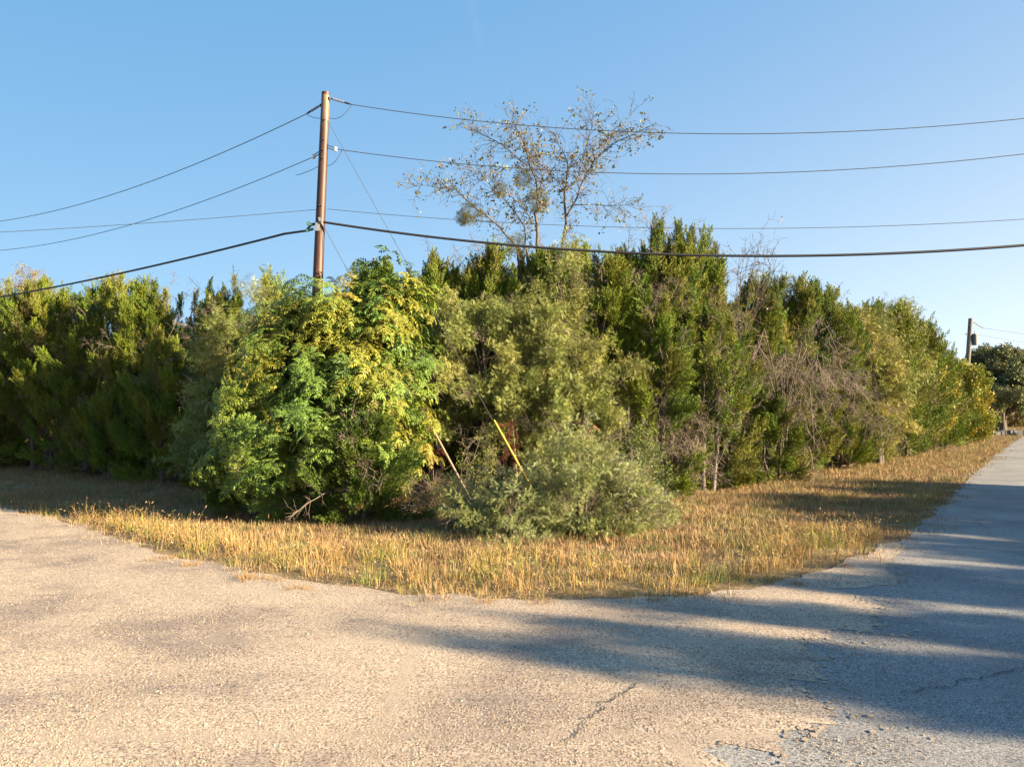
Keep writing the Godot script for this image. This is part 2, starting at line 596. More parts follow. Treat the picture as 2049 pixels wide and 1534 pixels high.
func build_grass() -> void:
	var straw := [Color(0.35, 0.225, 0.09), Color(0.38, 0.265, 0.12), Color(0.29, 0.185, 0.075), Color(0.25, 0.20, 0.07), Color(0.18, 0.175, 0.05), Color(0.33, 0.185, 0.08)]
	var dry := [Color(0.32, 0.21, 0.11), Color(0.26, 0.165, 0.09), Color(0.35, 0.24, 0.13), Color(0.23, 0.14, 0.075), Color(0.24, 0.185, 0.08)]
	var tall := []
	var low := []
	for k in 4:
		tall.append(make_tuft(30, 0.08, 0.50, 0.20, 0.0036, 0.3, straw, 300 + k))
		low.append(make_tuft(40, 0.05, 0.20, 0.24, 0.0040, 0.0, dry, 400 + k))
	var ts := [Scatter.new(), Scatter.new(), Scatter.new(), Scatter.new()]
	var ls := [Scatter.new(), Scatter.new(), Scatter.new(), Scatter.new()]
	rng.seed = 900
	# bands along the pavement's edge; [from x, to x, from z, to z, density]
	for box in [[-16.0, 14.0, -24.0, -9.0, 26.0], [8.0, 40.0, -50.0, -20.0, 11.0], [30.0, 68.0, -98.0, -46.0, 4.0], [-45.0, -13.0, -48.0, -17.0, 8.0], [-16.0, 12.0, -33.0, -24.0, 8.0], [62.0, 140.0, -190.0, -98.0, 0.8]]:
		var n := int((float(box[1]) - float(box[0])) * (float(box[3]) - float(box[2])) * float(box[4]))
		for i in n:
			var p := Vector2(rf(box[0], box[1]), rf(box[2], box[3]))
			if absf(p.x) > -p.y * 0.86 + 3.0:
				continue
			var e := from_edge(p)
			var far := clampf(-p.y / 18.0, 1.0, 6.0)
			var patch := noise.get_noise_2d(p.x * 0.35, p.y * 0.35)
			var rag := 0.12 + 0.55 * noise.get_noise_2d(p.x * 1.3, p.y * 1.3) + 0.3 * noise.get_noise_2d(p.x * 5.0, p.y * 5.0)
			if e < rag and rng.randf() > (0.10 if e > rag - 0.5 else 0.0):
				continue
			# the uncut fringe runs round the corner; the rest is mown or thin
			var fringe := 1.9 + 1.7 * patch
			if p.x < -4.5: fringe = 1.3 + 0.8 * patch
			if p.x < -11.0: fringe = 0.5 + 1.2 * patch
			if p.x > 4.0: fringe = 1.6 + 1.4 * patch
			if p.x > 7.6: fringe = 0.1 + 1.2 * patch
			# thin spots where the soil shows
			if noise.get_noise_2d(p.x * 1.5 + 15.0, p.y * 1.5 - 33.0) < -0.2 and rng.randf() < 0.75:
				continue
			if e > 12.0 and p.y > -60.0:
				continue
			var yaw := rf(0, TAU)
			var tone := 1.0 + 0.35 * noise.get_noise_2d(p.x * 1.1 + 40.0, p.y * 1.1)
			var fresh := smoothstep(0.1, 0.4, noise.get_noise_2d(p.x * 0.9 - 70.0, p.y * 0.9 + 20.0))
			if e < fringe and e > rag - 0.02 and rng.randf() < 0.85:
				var s := rf(0.6, 1.15) * (1.0 + 0.45 * noise.get_noise_2d(p.x * 1.7, p.y * 1.7 + 9.0)) * (0.62 + 0.38 * smoothstep(0.0, 0.5, e)) * (1.0 if far < 1.4 else 0.8)
				if e < rag + 0.25: s *= 0.7
				var lean := Basis.from_euler(Vector3(rf(-0.12, 0.12), yaw, rf(-0.1, 0.16)))
				ts[rng.randi() % 4].add(lean.scaled(Vector3(s, s, s)), Vector3(p.x, -0.012, p.y), Color(tone * (1.0 - 0.3 * fresh), tone * (1.0 + 0.05 * fresh), tone * (0.95 - 0.3 * fresh)))
			else:
				var s2 := rf(0.7, 1.35) * (1.0 + 0.35 * patch) * pow(far, 0.35)
				ls[rng.randi() % 4].add(Basis.from_euler(Vector3(0, yaw, 0)).scaled(Vector3(s2 * 1.15, s2, s2 * 1.15)), Vector3(p.x, -0.012, p.y), Color(tone * (1.0 - 0.3 * fresh), tone * (1.0 + 0.05 * patch), tone * (1.0 - 0.25 * fresh)))
	# strays out on the gravel
	for q in [[-3.9, -10.9, 0.55], [-4.1, -11.1, 0.5], [-3.6, -10.85, 0.45], [-3.1, -10.3, 0.4], [-2.9, -10.25, 0.3], [-5.3, -11.9, 0.5], [-6.0, -12.5, 0.5], [4.2, -10.6, 0.4], [5.4, -11.8, 0.5], [-0.3, -9.6, 0.45], [1.9, -9.65, 0.4], [0.4, -9.55, 0.4]]:
		for k in 6:
			var o := Vector3(float(q[0]) + rf(-0.15, 0.15), 0.005, float(q[1]) + rf(-0.08, 0.08))
			ls[k % 4].add(Basis.from_euler(Vector3(0, rf(0, TAU), 0)).scaled(Vector3.ONE * float(q[2]) * rf(0.7, 1.2)), o, Color(1, 0.95, 0.85))
	var tg := Node3D.new()
	tg.name = "tall_dry_grass"
	add_child(tg)
	tag(tg, "tall straw-coloured grass with reddish seed heads fringing the gravel corner", "grass")
	tg.set_meta("kind", "stuff")
	var lg := Node3D.new()
	lg.name = "short_dry_grass"
	add_child(lg)
	tag(lg, "short brown mown grass between the pavement and the trees", "grass")
	lg.set_meta("kind", "stuff")
	for k in 4:
		copies("tufts", ts[k], tall[k], tg)
		copies("tufts", ls[k], low[k], lg)
	print("grass ", ts[0].count * 4, " ", ls[0].count * 4)

func build_gravel() -> void:
	var tones := [Color(0.370, 0.304, 0.228), Color(0.317, 0.251, 0.185), Color(0.396, 0.330, 0.257), Color(0.264, 0.205, 0.149), Color(0.304, 0.228, 0.172), Color(0.178, 0.145, 0.112), Color(0.422, 0.363, 0.290)]
	var kinds := []
	for k in 3:
		rng.seed = 50 + k
		var s := Shape.new()
		var ring := []
		for i in 5:
			var a := TAU * i / 5.0 + rf(-0.3, 0.3)
			ring.append(Vector3(cos(a) * rf(0.7, 1.1), rf(0.05, 0.3), sin(a) * rf(0.6, 1.0)))
		var top := Vector3(rf(-0.25, 0.25), rf(0.5, 0.75), rf(-0.25, 0.25))
		for i in 5:
			var a2: Vector3 = ring[i]
			var b2: Vector3 = ring[(i + 1) % 5]
			s.tri(a2, top, b2, Color.WHITE)
			s.tri(a2, b2, Vector3(a2.x * 0.8, -0.3, a2.z * 0.8), Color.WHITE)
			s.tri(b2, Vector3(b2.x * 0.8, -0.3, b2.z * 0.8), Vector3(a2.x * 0.8, -0.3, a2.z * 0.8), Color.WHITE)
		kinds.append(s.mesh(M.stone))
	var sc := [Scatter.new(), Scatter.new(), Scatter.new()]
	rng.seed = 60
	for i in 190000:
		var d := 4.4 + 15.0 * pow(rng.randf(), 2.1)
		var x := rf(-0.78, 0.60) * d
		var p := Vector2(x, -d)
		# thinner where sand covers the road and past its margin
		if x > 0.735 * (d - 8.46) + 4.6 + rf(-1.0, 1.0):
			continue
		var cover := noise.get_noise_2d(x * 0.55 + 9.0, d * 0.8) + 0.5 * noise.get_noise_2d(x * 2.0, d * 2.6 + 5.0)
		if cover > rf(-0.05, 0.5):
			continue
		if d > 9.4 and from_edge(p) > 0.15:
			continue
		var s2 := rf(0.003, 0.0085)
		if rng.randf() < 0.012: s2 *= 1.9
		var c: Color = tones[rng.randi() % tones.size()]
		var q := rf(0.8, 1.2)
		sc[i % 3].add(Basis.from_euler(Vector3(rf(-0.5, 0.5), rf(0, TAU), rf(-0.5, 0.5))).scaled(Vector3.ONE * s2), Vector3(x, 0.0095, -d), Color(c.r * q, c.g * q, c.b * q))
	var g := Node3D.new()
	g.name = "loose_gravel"
	add_child(g)
	tag(g, "loose tan gravel chips strewn over the chip-sealed road", "gravel")
	g.set_meta("kind", "stuff")
	for k in 3:
		copies("chips", sc[k], kinds[k], g)
	print("gravel ", sc[0].count * 3)

# ---------------------------------------------------------------- foliage pieces (y runs along the spray)
func plume(seed_: int, blades: int, fat: float) -> ArrayMesh:
	rng.seed = seed_
	var s := Shape.new()
	s.tri(Vector3(-0.008, 0, 0), Vector3(0.008, 0, 0), Vector3(0, 0.9, 0), Color(0.9, 0.6, 0.5))
	for i in blades:
		var t := 0.04 + 0.96 * float(i) / blades
		var a := i * 2.399 + rf(-0.5, 0.5)
		var out := Vector3(cos(a), 0, sin(a))
		var up := rf(0.65, 1.5) + t * 1.2
		var d := (out + Vector3.UP * up + rv() * 0.25).normalized()
		var l := rf(0.16, 0.32) * (1.0 - 0.55 * t)
		var o := Vector3(0, t * 0.82, 0) + out * rf(0.0, 0.09) * fat * (1.1 - t)
		var side := d.cross(rv()).normalized()
		var q := rf(0.75, 1.25)
		s.leaf(o, d, side, l, 0.019 * fat, 0.5, Color(q, q, q))
		# a side scale-branchlet
		var d2 := (d + side * rf(0.5, 1.0)).normalized()
		s.tri(o + d * l * 0.3, o + d * l * 0.36 + d2 * l * 0.2 + d * 0.012, o + d * l * 0.3 + d2 * l * 0.55, Color(q * 1.05, q * 1.05, q))
	return s.mesh(M.needle)

# a twig end with compound leaves: pairs of long leaflets on drooping stalks
func ash_whorl(seed_: int, leaves: int) -> ArrayMesh:
	rng.seed = seed_
	var s := Shape.new()
	for i in leaves:
		var a := i * 2.399 + rf(-0.3, 0.3)
		var out := Vector3(cos(a), 0, sin(a))
		var o := Vector3(0, rf(0.0, 0.25), 0)
		var rise := rf(0.3, 1.3)
		var pts := []
		var l := rf(0.6, 0.95)
		for k in 7:
			var t := k / 6.0
			pts.append(o + out * l * t + Vector3.UP * l * (rise * t - (rise * 0.6 + 0.4) * t * t))
		var q := rf(0.8, 1.2)
		var col := Color(q, q, q)
		for k in range(1, 7):
			var p: Vector3 = pts[k]
			var d := (p - (pts[k - 1] as Vector3)).normalized()
			var sd := d.cross(Vector3.UP).normalized()
			if k == 6:
				s.leaf(p, (d + Vector3.DOWN * 0.2).normalized(), sd, 0.30, 0.052, 0.35, col)
			for w: float in [-1.0, 1.0]:
				var ld := (d * 0.75 + sd * w * 0.85 + Vector3.DOWN * rf(0.1, 0.5)).normalized()
				s.leaf(p, ld, ld.cross(Vector3.UP + rv() * 0.35).normalized(), rf(0.24, 0.33), 0.05, 0.35, col * rf(0.9, 1.1))
		var w2 := out.cross(Vector3.UP) * 0.008
		s.tri(o - w2, o + w2, pts[3], Color(0.8, 0.7, 0.5))
	return s.mesh(M.leaf)

# a hanging mesquite twig: feathery leaves of many narrow leaflets
func feather(seed_: int, leaves: int, wide: float) -> ArrayMesh:
	rng.seed = seed_
	var s := Shape.new()
	s.tri(Vector3(-0.006, 0, 0), Vector3(0.006, 0, 0), Vector3(0.05, 0.95, 0), Color(1.1, 0.8, 0.7))
	for i in leaves:
		var t := 0.05 + 0.95 * float(i) / leaves
		var o := Vector3(0.05 * t, t * 0.95, 0)
		var out := rv()
		out.y = absf(out.y) * 0.6 + 0.2
		out = out.normalized()
		for w: float in [-1.0, 1.0]:
			var sd := out.cross(Vector3.UP + rv() * 0.3).normalized()
			var d := (out + sd * w * 0.45 + rv() * 0.2).normalized()
			var l := rf(0.14, 0.24)
			var across := d.cross(rv()).normalized()
			var q := rf(0.8, 1.2)
			var base := o + out * 0.04
			for k in 6:
				var p := base + d * l * (k + 0.5) / 6.0
				for e: float in [-1.0, 1.0]:
					var ld := (d * 0.5 + across * e + rv() * 0.15).normalized()
					s.tri(p - d * 0.007 * wide, p + d * 0.009 * wide, p + ld * rf(0.045, 0.075), Color(q, q, q))
	return s.mesh(M.leaf)

# a handful of small leaves on short twigs
func cluster(seed_: int, leaves: int, l: float, w: float, m: Material) -> ArrayMesh:
	rng.seed = seed_
	var s := Shape.new()
	for i in leaves:
		var o := rv() * 0.42 * pow(rng.randf(), 0.5) + Vector3(0, 0.35, 0)
		var d := (rv() + o * 0.8).normalized()
		var q := rf(0.75, 1.25)
		s.leaf(o, d, d.cross(rv()).normalized(), l * rf(0.7, 1.2), w * rf(0.8, 1.2), 0.4, Color(q, q, q * rf(0.9, 1.1)))
	return s.mesh(m)

# bare twigs that fork twice
func twig_fan(seed_: int, n: int, droop: float) -> ArrayMesh:
	rng.seed = seed_
	var s := Shape.new()
	var main := []
	var bend := rv() * 0.3
	for k in 6:
		var t := k / 5.0
		main.append(Vector3(0, t, 0) + bend * t * t + rv() * 0.03)
	s.tube(main, [0.011, 0.010, 0.008, 0.007, 0.005, 0.003], 3, Color.WHITE)
	for i in n:
		var t := rf(0.1, 0.95)
		var k := int(t * 5.0)
		var o: Vector3 = (main[k] as Vector3).lerp(main[mini(k + 1, 5)], t * 5.0 - k)
		var d := (rv() + Vector3.UP * 0.9).normalized()
		var l := rf(0.2, 0.5)
		var e1 := o + d * l * 0.5 + rv() * 0.04
		var e2 := e1 + (d + rv() * 0.5 + Vector3.DOWN * droop).normalized() * l * 0.5
		s.tube([o, e1, e2], [0.006, 0.0045, 0.002], 3, Color(0.9, 0.9, 0.9))
		for j in 2:
			var d3 := (d + rv() * 0.9).normalized()
			s.tube([e1, e1 + d3 * l * 0.4], [0.0035, 0.0015], 3, Color(1.1, 1.1, 1.1))
	return s.mesh(M.twig)

func make_sprays() -> void:
	leafs.plume = [plume(101, 38, 1.5), plume(102, 32, 1.8)]
	leafs.farplume = [plume(103, 26, 1.9)]
	leafs.ash = [ash_whorl(111, 6), ash_whorl(112, 5)]
	leafs.feather = [feather(121, 13, 1.0), feather(122, 10, 1.0)]
	leafs.broad = [cluster(131, 26, 0.20, 0.055, M.leaf), cluster(132, 20, 0.24, 0.06, M.leaf)]
	leafs.oak = [cluster(141, 34, 0.22, 0.075, M.leaf)]
	leafs.bush = [cluster(151, 34, 0.13, 0.038, M.leaf)]
	leafs.few = [cluster(161, 5, 0.30, 0.10, M.leaf), cluster(162, 3, 0.34, 0.11, M.leaf)]
	leafs.twig = [twig_fan(171, 12, 0.0), twig_fan(172, 14, 0.8)]

# ---------------------------------------------------------------- trees
func outline(kind: String, t: float) -> float:
	match kind:
		"dome":
			return sqrt(maxf(0.0, 1.0 - pow((t - 0.42) / 0.6, 2.0)))
		"mound":
			return sqrt(maxf(0.0, 1.0 - t * t)) * (0.82 + 0.18 * smoothstep(0.0, 0.25, t))
		"umbrella":
			return sqrt(maxf(0.0, 1.0 - pow((t - 0.55) / 0.48, 2.0)))
		_:  # juniper: full skirt, rounded shoulders, tapering top
			return (0.80 + 0.20 * smoothstep(0.0, 0.3, t)) * pow(maxf(0.0, 1.0 - pow(t, 3.0)), 0.6)

# one tree or shrub: stems, boughs to an uneven outline, sprays on the outer part of each bough
func tree(called: String, label: String, category: String, group: String, at: Vector3, o: Dictionary) -> Node3D:
	var root := thing(called, at, label, category, group)
	rng.seed = int(o.seed)
	var h: float = o.h
	var r: float = o.r
	var clear: float = o.get("clear", 0.06)
	var kind: String = o.get("outline", "juniper")
	var size: float = o.get("size", 0.5)
	var sprays: Array = leafs[o.get("spray", "plume")]
	var squash: float = o.get("squash", 1.0)
	var tints: Array = o.get("tints", GREEN)
	var dens: float = o.get("dens", 1.0)
	var area := TAU * r * h * 0.8
	var nb := int(clampf(area * float(o.get("boughs", 1.2)), 14, 150))
	var per := int(float(o.get("per", 44)) * dens)
	var wb: float = o.get("wb", 0.6)
	var wu: float = o.get("wu", 0.55)
	var wr: float = o.get("wr", 0.55)
	var spread: float = o.get("spread", 0.25)
	var lean := Vector3(rf(-0.06, 0.06), 0, rf(-0.06, 0.06)) * h + (o.get("lean", Vector3.ZERO) as Vector3)
	# stems
	var wood := Shape.new()
	var stems := []
	var ns: int = o.get("stems", 2)
	var tr: float = o.get("trunk", 0.035 * h * 0.5)
	for i in ns:
		var a := TAU * i / ns + rf(-0.5, 0.5)
		var foot := Vector3(cos(a), 0, sin(a)) * (0.12 * r if ns > 1 else 0.0)
		var top := Vector3(cos(a), 0, sin(a)) * (r * rf(0.15, 0.4) if ns > 1 else 0.05 * r) + lean + Vector3.UP * h * rf(0.78, 0.9)
		var pts := []
		var rad := []
		for k in 7:
			var t := k / 6.0
			var p := foot.lerp(top, t) + Vector3(rf(-1, 1), 0, rf(-1, 1)) * 0.05 * r * sin(t * PI)
			if k == 0: p.y = -0.15
			pts.append(p)
			rad.append(tr * (1.25 if k == 0 else 1.0) * (1.0 - 0.85 * t) + 0.008)
		wood.tube(pts, rad, 7, Color.WHITE)
		stems.append(pts)
	var sc := []
	for m in sprays: sc.append(Scatter.new())
	var dead := Scatter.new()
	var limbs := Shape.new()
	for b in nb:
		var th := b * 2.39996 + rf(-0.4, 0.4)
		var t := clear + (1.0 - clear) * pow(rng.randf(), float(o.get("low", 1.12)))
		var out := Vector3(cos(th), 0, sin(th))
		var wob := 1.0 + float(o.get("wob", 0.7)) * noise.get_noise_3d(out.x * 1.4 + at.x, t * h * 0.55, out.z * 1.4 + at.z)
		var reach := outline(kind, t) * r * wob * rf(0.82, 1.04)
		if b % 3 == 0: reach *= rf(0.4, 0.75)
		var stem: Array = stems[rng.randi() % ns]
		var ht := clampf(t - rf(0.12, 0.34), 0.04, 0.8)
		var kk := int(ht * 6.0)
		var from: Vector3 = (stem[kk] as Vector3).lerp(stem[kk + 1], ht * 6.0 - kk)
		var end := Vector3(out.x * reach, t * h, out.z * reach * squash) + lean * t
		end.y += rf(-0.25, 0.25)
		var arch := Vector3.UP * from.distance_to(end) * float(o.get("arch", -0.08))
		var mid := from.lerp(end, 0.5) + arch
		var bd := (end - mid).normalized()
		var bt: Color = tints[rng.randi() % tints.size()]
		bt = bt * rf(0.82, 1.18)
		var br := tr * 0.22 * rf(0.6, 1.0) + 0.006
		limbs.tube([from, from.lerp(mid, 0.55) + arch * 0.25, mid, mid.lerp(end, 0.6) + arch * 0.1], [br, br * 0.8, br * 0.6, br * 0.25], 4, Color.WHITE)
		var lead: bool = b < int(o.get("spikes", 0))
		if lead:
			# an upright leader that stands out of the top
			var a2 := rf(0, TAU)
			var rr := r * rf(0.05, 0.62)
			var ty := h * rf(0.80, 0.93)
			from = Vector3(cos(a2) * rr, ty, sin(a2) * rr) + lean
			end = from + Vector3(rf(-0.15, 0.15), rf(0.4, 1.05) * float(o.get("spike", 1.0)), rf(-0.15, 0.15))
			mid = from.lerp(end, 0.5)
			bd = Vector3.UP
		for j in per:
			var s := lerpf(0.38, 1.03, sqrt(rng.randf()))
			if lead: s = float(j) / per
			var p: Vector3
			if s < 0.5: p = from.lerp(mid, s * 2.0)
			else: p = mid.lerp(end, s * 2.0 - 1.0)
			var sp := spread * (1.25 - 0.6 * s)
			if lead: sp = 0.17 * (1.05 - s)
			p += rv() * sp * sqrt(rng.randf()) * 1.5
			var d := (bd * wb + Vector3.UP * wu + out * float(o.get("wo", 0.25)) + rv() * wr).normalized()
			if lead: d = (Vector3.UP + rv() * 0.45).normalized()
			var q := rf(0.8, 1.2)
			var zz := size * rf(0.6, 1.35) * (0.75 if lead else 1.0)
			if p.y + d.y * zz < 0.05: continue
			sc[rng.randi() % sc.size()].add(aim(d, rf(0, TAU), zz), p, Color(bt.r * q, bt.g * q, bt.b * rf(0.85, 1.15) * q))
		if rng.randf() < float(o.get("dead", 0.35)):
			for j in 2:
				var p2 := from.lerp(end, rf(0.5, 0.9)) + rv() * 0.2
				var g := rf(0.7, 1.2)
				dead.add(aim((bd + rv() * 0.7 + Vector3.DOWN * 0.3).normalized(), rf(0, TAU), rf(0.5, 1.0)), p2, Color(0.18 * g, 0.145 * g, 0.12 * g))
	var bark: Material = M[o.get("bark", "bark")]
	part("trunk", wood, bark, root)
	part("limbs", limbs, bark, root)
	for k in sc.size():
		if sc[k].count > 0: copies("crown", sc[k], sprays[k], root)
	if dead.count > 0: copies("dead_twigs", dead, leafs.twig[0], root)
	return root

var GREEN := [Color(0.127, 0.182, 0.020), Color(0.149, 0.193, 0.022), Color(0.105, 0.165, 0.020), Color(0.182, 0.198, 0.026), Color(0.165, 0.165, 0.035), Color(0.138, 0.182, 0.022)]
var GREY := [Color(0.220, 0.245, 0.075), Color(0.190, 0.220, 0.065), Color(0.245, 0.255, 0.080), Color(0.175, 0.210, 0.060)]
var PALE := [Color(0.250, 0.245, 0.070), Color(0.220, 0.230, 0.065), Color(0.290, 0.260, 0.080), Color(0.180, 0.200, 0.060)]
var ASH := [Color(0.105, 0.175, 0.028), Color(0.120, 0.185, 0.030), Color(0.150, 0.200, 0.030), Color(0.190, 0.205, 0.030), Color(0.090, 0.160, 0.030), Color(0.215, 0.210, 0.030)]
var YELLOW := [Color(0.270, 0.260, 0.035), Color(0.230, 0.245, 0.035), Color(0.320, 0.255, 0.035), Color(0.180, 0.210, 0.035)]

# px columns of the tables: x, z, height, radius ...
func juniper(label: String, x: float, z: float, h: float, r: float, seed_: int, more := {}) -> void:
	var o := {"h": h, "r": r, "seed": seed_, "tints": GREEN, "spikes": 9, "size": 0.44, "stems": 2}
	if z < -38.0:
		o.spray = "farplume"; o.size = 0.75; o.per = 14; o.spread = 0.4
	o.merge(more, true)
	tree("juniper", label, "juniper", "junipers of the tree line", Vector3(x, 0, z), o)

func mesquite(label: String, x: float, z: float, h: float, r: float, seed_: int, more := {}) -> void:
	var o := {"h": h, "r": r, "seed": seed_, "tints": GREY, "spray": "feather", "outline": "umbrella", "size": 0.55, "stems": 3, "wb": 0.5, "wu": -0.45, "wo": 0.45, "wr": 0.6, "arch": 0.22, "per": 34, "boughs": 1.5, "spread": 0.30, "wob": 1.0, "dead": 0.6, "clear": 0.25, "bark": "darkbark"}
	o.merge(more, true)
	tree("mesquite", label, "mesquite", "mesquites", Vector3(x, 0, z), o)

func shrub(called: String, label: String, cat: String, x: float, z: float, h: float, r: float, seed_: int, more := {}) -> void:
	var o := {"h": h, "r": r, "seed": seed_, "tints": PALE, "spray": "bush", "outline": "mound", "size": 0.5, "stems": 4, "trunk": 0.03, "per": 16, "boughs": 3.0, "spread": 0.25, "dead": 0.2, "clear": 0.05}
	o.merge(more, true)
	tree(called, label, cat, "", Vector3(x, 0, z), o)

func build_trees() -> void:
	juniper("broad juniper at the end of the dense row, beyond bare trunks", -24.54, -33, 8.22, 3.02, 1007)
	juniper("juniper with bare dark lower trunks and a golden-lit top", -21.08, -32, 8.16, 2.93, 1014, {"clear": 0.42, "stems": 3, "trunk": 0.11, "dead": 0.7})
	juniper("full golden-topped juniper in the dense row, grey twigs showing midway", -17.82, -30.5, 8.01, 2.79, 1021, {"dead": 0.8})
	juniper("golden-topped juniper at the shoulder of the dense row", -14.78, -29, 7.53, 2.45, 1028)
	juniper("narrow spiky juniper beside a gap of sky", -12.44, -28.5, 7.04, 1.32, 1035, {"spike": 1.5, "spikes": 10})
	juniper("narrow spiky juniper standing between a sky gap and the ash", -10.45, -27, 6.89, 1.1, 1042, {"spike": 1.5, "spikes": 10})
	juniper("juniper squeezed behind the yellowing ash, next to the pole", -7.74, -23.5, 6.74, 1.24, 1049)
	juniper("low dark juniper in front of the dense row, upright plumes", -15.33, -27.5, 5.02, 1.64, 1056, {"wu": 1.1, "spike": 0.7})
	juniper("low dark juniper skirt in front of the spiky pair", -12.48, -26, 5.07, 1.74, 1063, {"wu": 1.1})
	juniper("lowest dark juniper touching the mown shaded strip", -10.26, -24.5, 3.71, 1.21, 1070)
	juniper("juniper standing behind the row of golden-topped junipers", -24.7, -39, 8.71, 3.29, 1077)
	juniper("juniper filling the second row behind the sky gap", -18.17, -37, 7.47, 2.86, 1084)
	shrub("small_elm", "pale brownish small-leaved elm top showing behind the dense row", "tree", -28.77, -41, 10.69, 2.45, 1091, {"tints": [Color(0.2, 0.17, 0.09), Color(0.17, 0.155, 0.075)], "outline": "dome", "clear": 0.5, "per": 9, "size": 0.6, "dead": 1.0, "stems": 1, "trunk": 0.14})
	shrub("undergrowth_bush", "olive undergrowth behind bare dark juniper trunks", "bush", -24.43, -36, 3.26, 3.29, 1098)
	mesquite("feathery grey-green mesquite in the shade next to the ash", -8.55, -21.8, 5.66, 1.2, 1105, {"clear": 0.2, "outline": "dome"})
	mesquite("thin feathery mesquite top between spiky juniper and ash", -7.81, -23, 6.49, 0.97, 1112, {"clear": 0.35, "outline": "dome", "dens": 0.6})
	shrub("low_bush", "low olive bush in the shade below the feathery mesquite", "bush", -7.94, -20.6, 1.71, 0.9, 1119, {"per": 12})
	tree("ash_tree", "large broadleaf ash with yellowing upper leaves in front of the pole", "ash tree", "", Vector3(-4.95, 0, -18.0), {"h": 5.55, "r": 2.35, "seed": 2001, "tints": ASH, "spray": "ash", "outline": "dome", "size": 0.38, "wob": 0.6, "stems": 2, "trunk": 0.09, "wb": 0.45, "wu": 0.6, "wo": 0.5, "wr": 0.5, "arch": 0.05, "per": 11, "boughs": 3.4, "spread": 0.5, "dead": 0.08, "clear": 0.2, "bark": "greybark"})
	tree("ash_tree", "taller ash crown with some golden leaves, topping the broad ash", "ash tree", "", Vector3(-3.65, 0, -18.2), {"h": 6.25, "r": 1.55, "seed": 2002, "tints": ASH + [Color(0.24, 0.205, 0.035), Color(0.2, 0.205, 0.03)], "spray": "ash", "outline": "dome", "size": 0.38, "wob": 0.6, "stems": 1, "trunk": 0.07, "wb": 0.45, "wu": 0.7, "wo": 0.4, "wr": 0.5, "arch": 0.0, "per": 11, "boughs": 3.6, "spread": 0.5, "dead": 0.05, "clear": 0.25, "bark": "greybark"})
	tree("ash_tree", "low green ash sucker drooping beside the juniper bush, shaded", "ash tree", "", Vector3(-6.1, 0, -17.4), {"h": 3.3, "r": 1.35, "seed": 2003, "tints": ASH.slice(0, 3), "spray": "ash", "outline": "dome", "size": 0.36, "stems": 2, "trunk": 0.04, "wb": 0.45, "wu": 0.1, "wo": 0.6, "wr": 0.4, "arch": 0.15, "per": 17, "boughs": 2.6, "spread": 0.28, "dead": 0.1, "clear": 0.2, "bark": "greybark"})
	juniper("small bright green juniper bush at the foot of the ash", -3.61, -16.6, 2.38, 1.46, 1126, {"size": 0.36, "per": 30, "spikes": 3, "spike": 0.3, "outline": "mound", "boughs": 3.4, "spread": 0.2, "wu": 0.35, "wo": 0.6, "tints": [Color(0.075, 0.115, 0.016), Color(0.09, 0.125, 0.018), Color(0.06, 0.1, 0.016)]})
	juniper("juniper behind the ash crown, beside the long guy wire", -3.66, -22, 6.94, 1.16, 1133)
	juniper("juniper between the guy wire and the nearly leafless tree", -2.31, -22.5, 7.37, 1.19, 1140)
	juniper("juniper under the nearly leafless tree, golden sprays", -0.63, -22.6, 7.47, 1.35, 1147)
	juniper("golden-green juniper below the thick cable, next to weeping mesquite", 1.04, -22.4, 7.67, 1.5, 1154)
	juniper("golden drooping juniper in the middle of the sunlit mass", 2.72, -22.5, 7.45, 1.66, 1161, {"wu": 0.35, "dead": 0.6})
	juniper("tallest juniper, its spiky leaders above the thick cable", 4.54, -24.5, 8.55, 1.38, 1168, {"spike": 1.7, "spikes": 12})
	juniper("dark-spired juniper next to the tallest one", 5.84, -24.5, 8.38, 1.21, 1175, {"spike": 1.7, "spikes": 12})
	juniper("dark-spired juniper beside the leafless twiggy tree", 7.26, -25.5, 8.66, 1.35, 1182, {"spike": 1.7, "spikes": 11})
	juniper("drooping golden juniper in front of the spired ones", 4.25, -21.8, 5.89, 1.69, 1189, {"wu": 0.3, "wo": 0.55, "dead": 0.9, "clear": 0.05, "squash": 0.8})
	juniper("bushy juniper whose skirt hangs over dry grass near twin trunks", 7.23, -24.6, 5.8, 1.56, 1196, {"dead": 0.7, "clear": 0.03})
	juniper("low spreading juniper with a dark shaded skirt on the verge", 9.74, -26.6, 3.06, 1.5, 1203, {"outline": "mound", "spikes": 2})
	mesquite("large weeping mesquite with feathery grey-green curtains", -0.59, -21.2, 5.87, 2.46, 1210, {"clear": 0.36, "squash": 0.7, "dens": 1.25})
	mesquite("weeping mesquite with feathery foliage hanging over the grey shrub", 1.57, -21.0, 5.1, 1.7, 1217, {"clear": 0.2, "squash": 0.75, "dens": 1.1})
	mesquite("feathery mesquite wisp rising to the thick cable", 1.31, -21.5, 7.54, 0.68, 1224, {"clear": 0.5, "dens": 0.5, "wu": 0.2})
	shrub("mesquite_shrub", "feathery silver-green mesquite shrub, the tallest on the grass corner", "shrub", 1.41, -14.8, 1.98, 1.2, 1231, {"spray": "feather", "tints": [Color(0.22, 0.25, 0.11), Color(0.195, 0.23, 0.095), Color(0.24, 0.26, 0.11), Color(0.21, 0.24, 0.08)], "size": 0.42, "per": 24, "boughs": 3.0, "spread": 0.34, "wb": 0.7, "wu": 0.15, "wo": 0.3, "wr": 0.7, "bark": "darkbark", "dead": 0.5, "squash": 0.8, "arch": 0.05, "wob": 1.0, "stems": 5, "low": 0.9})
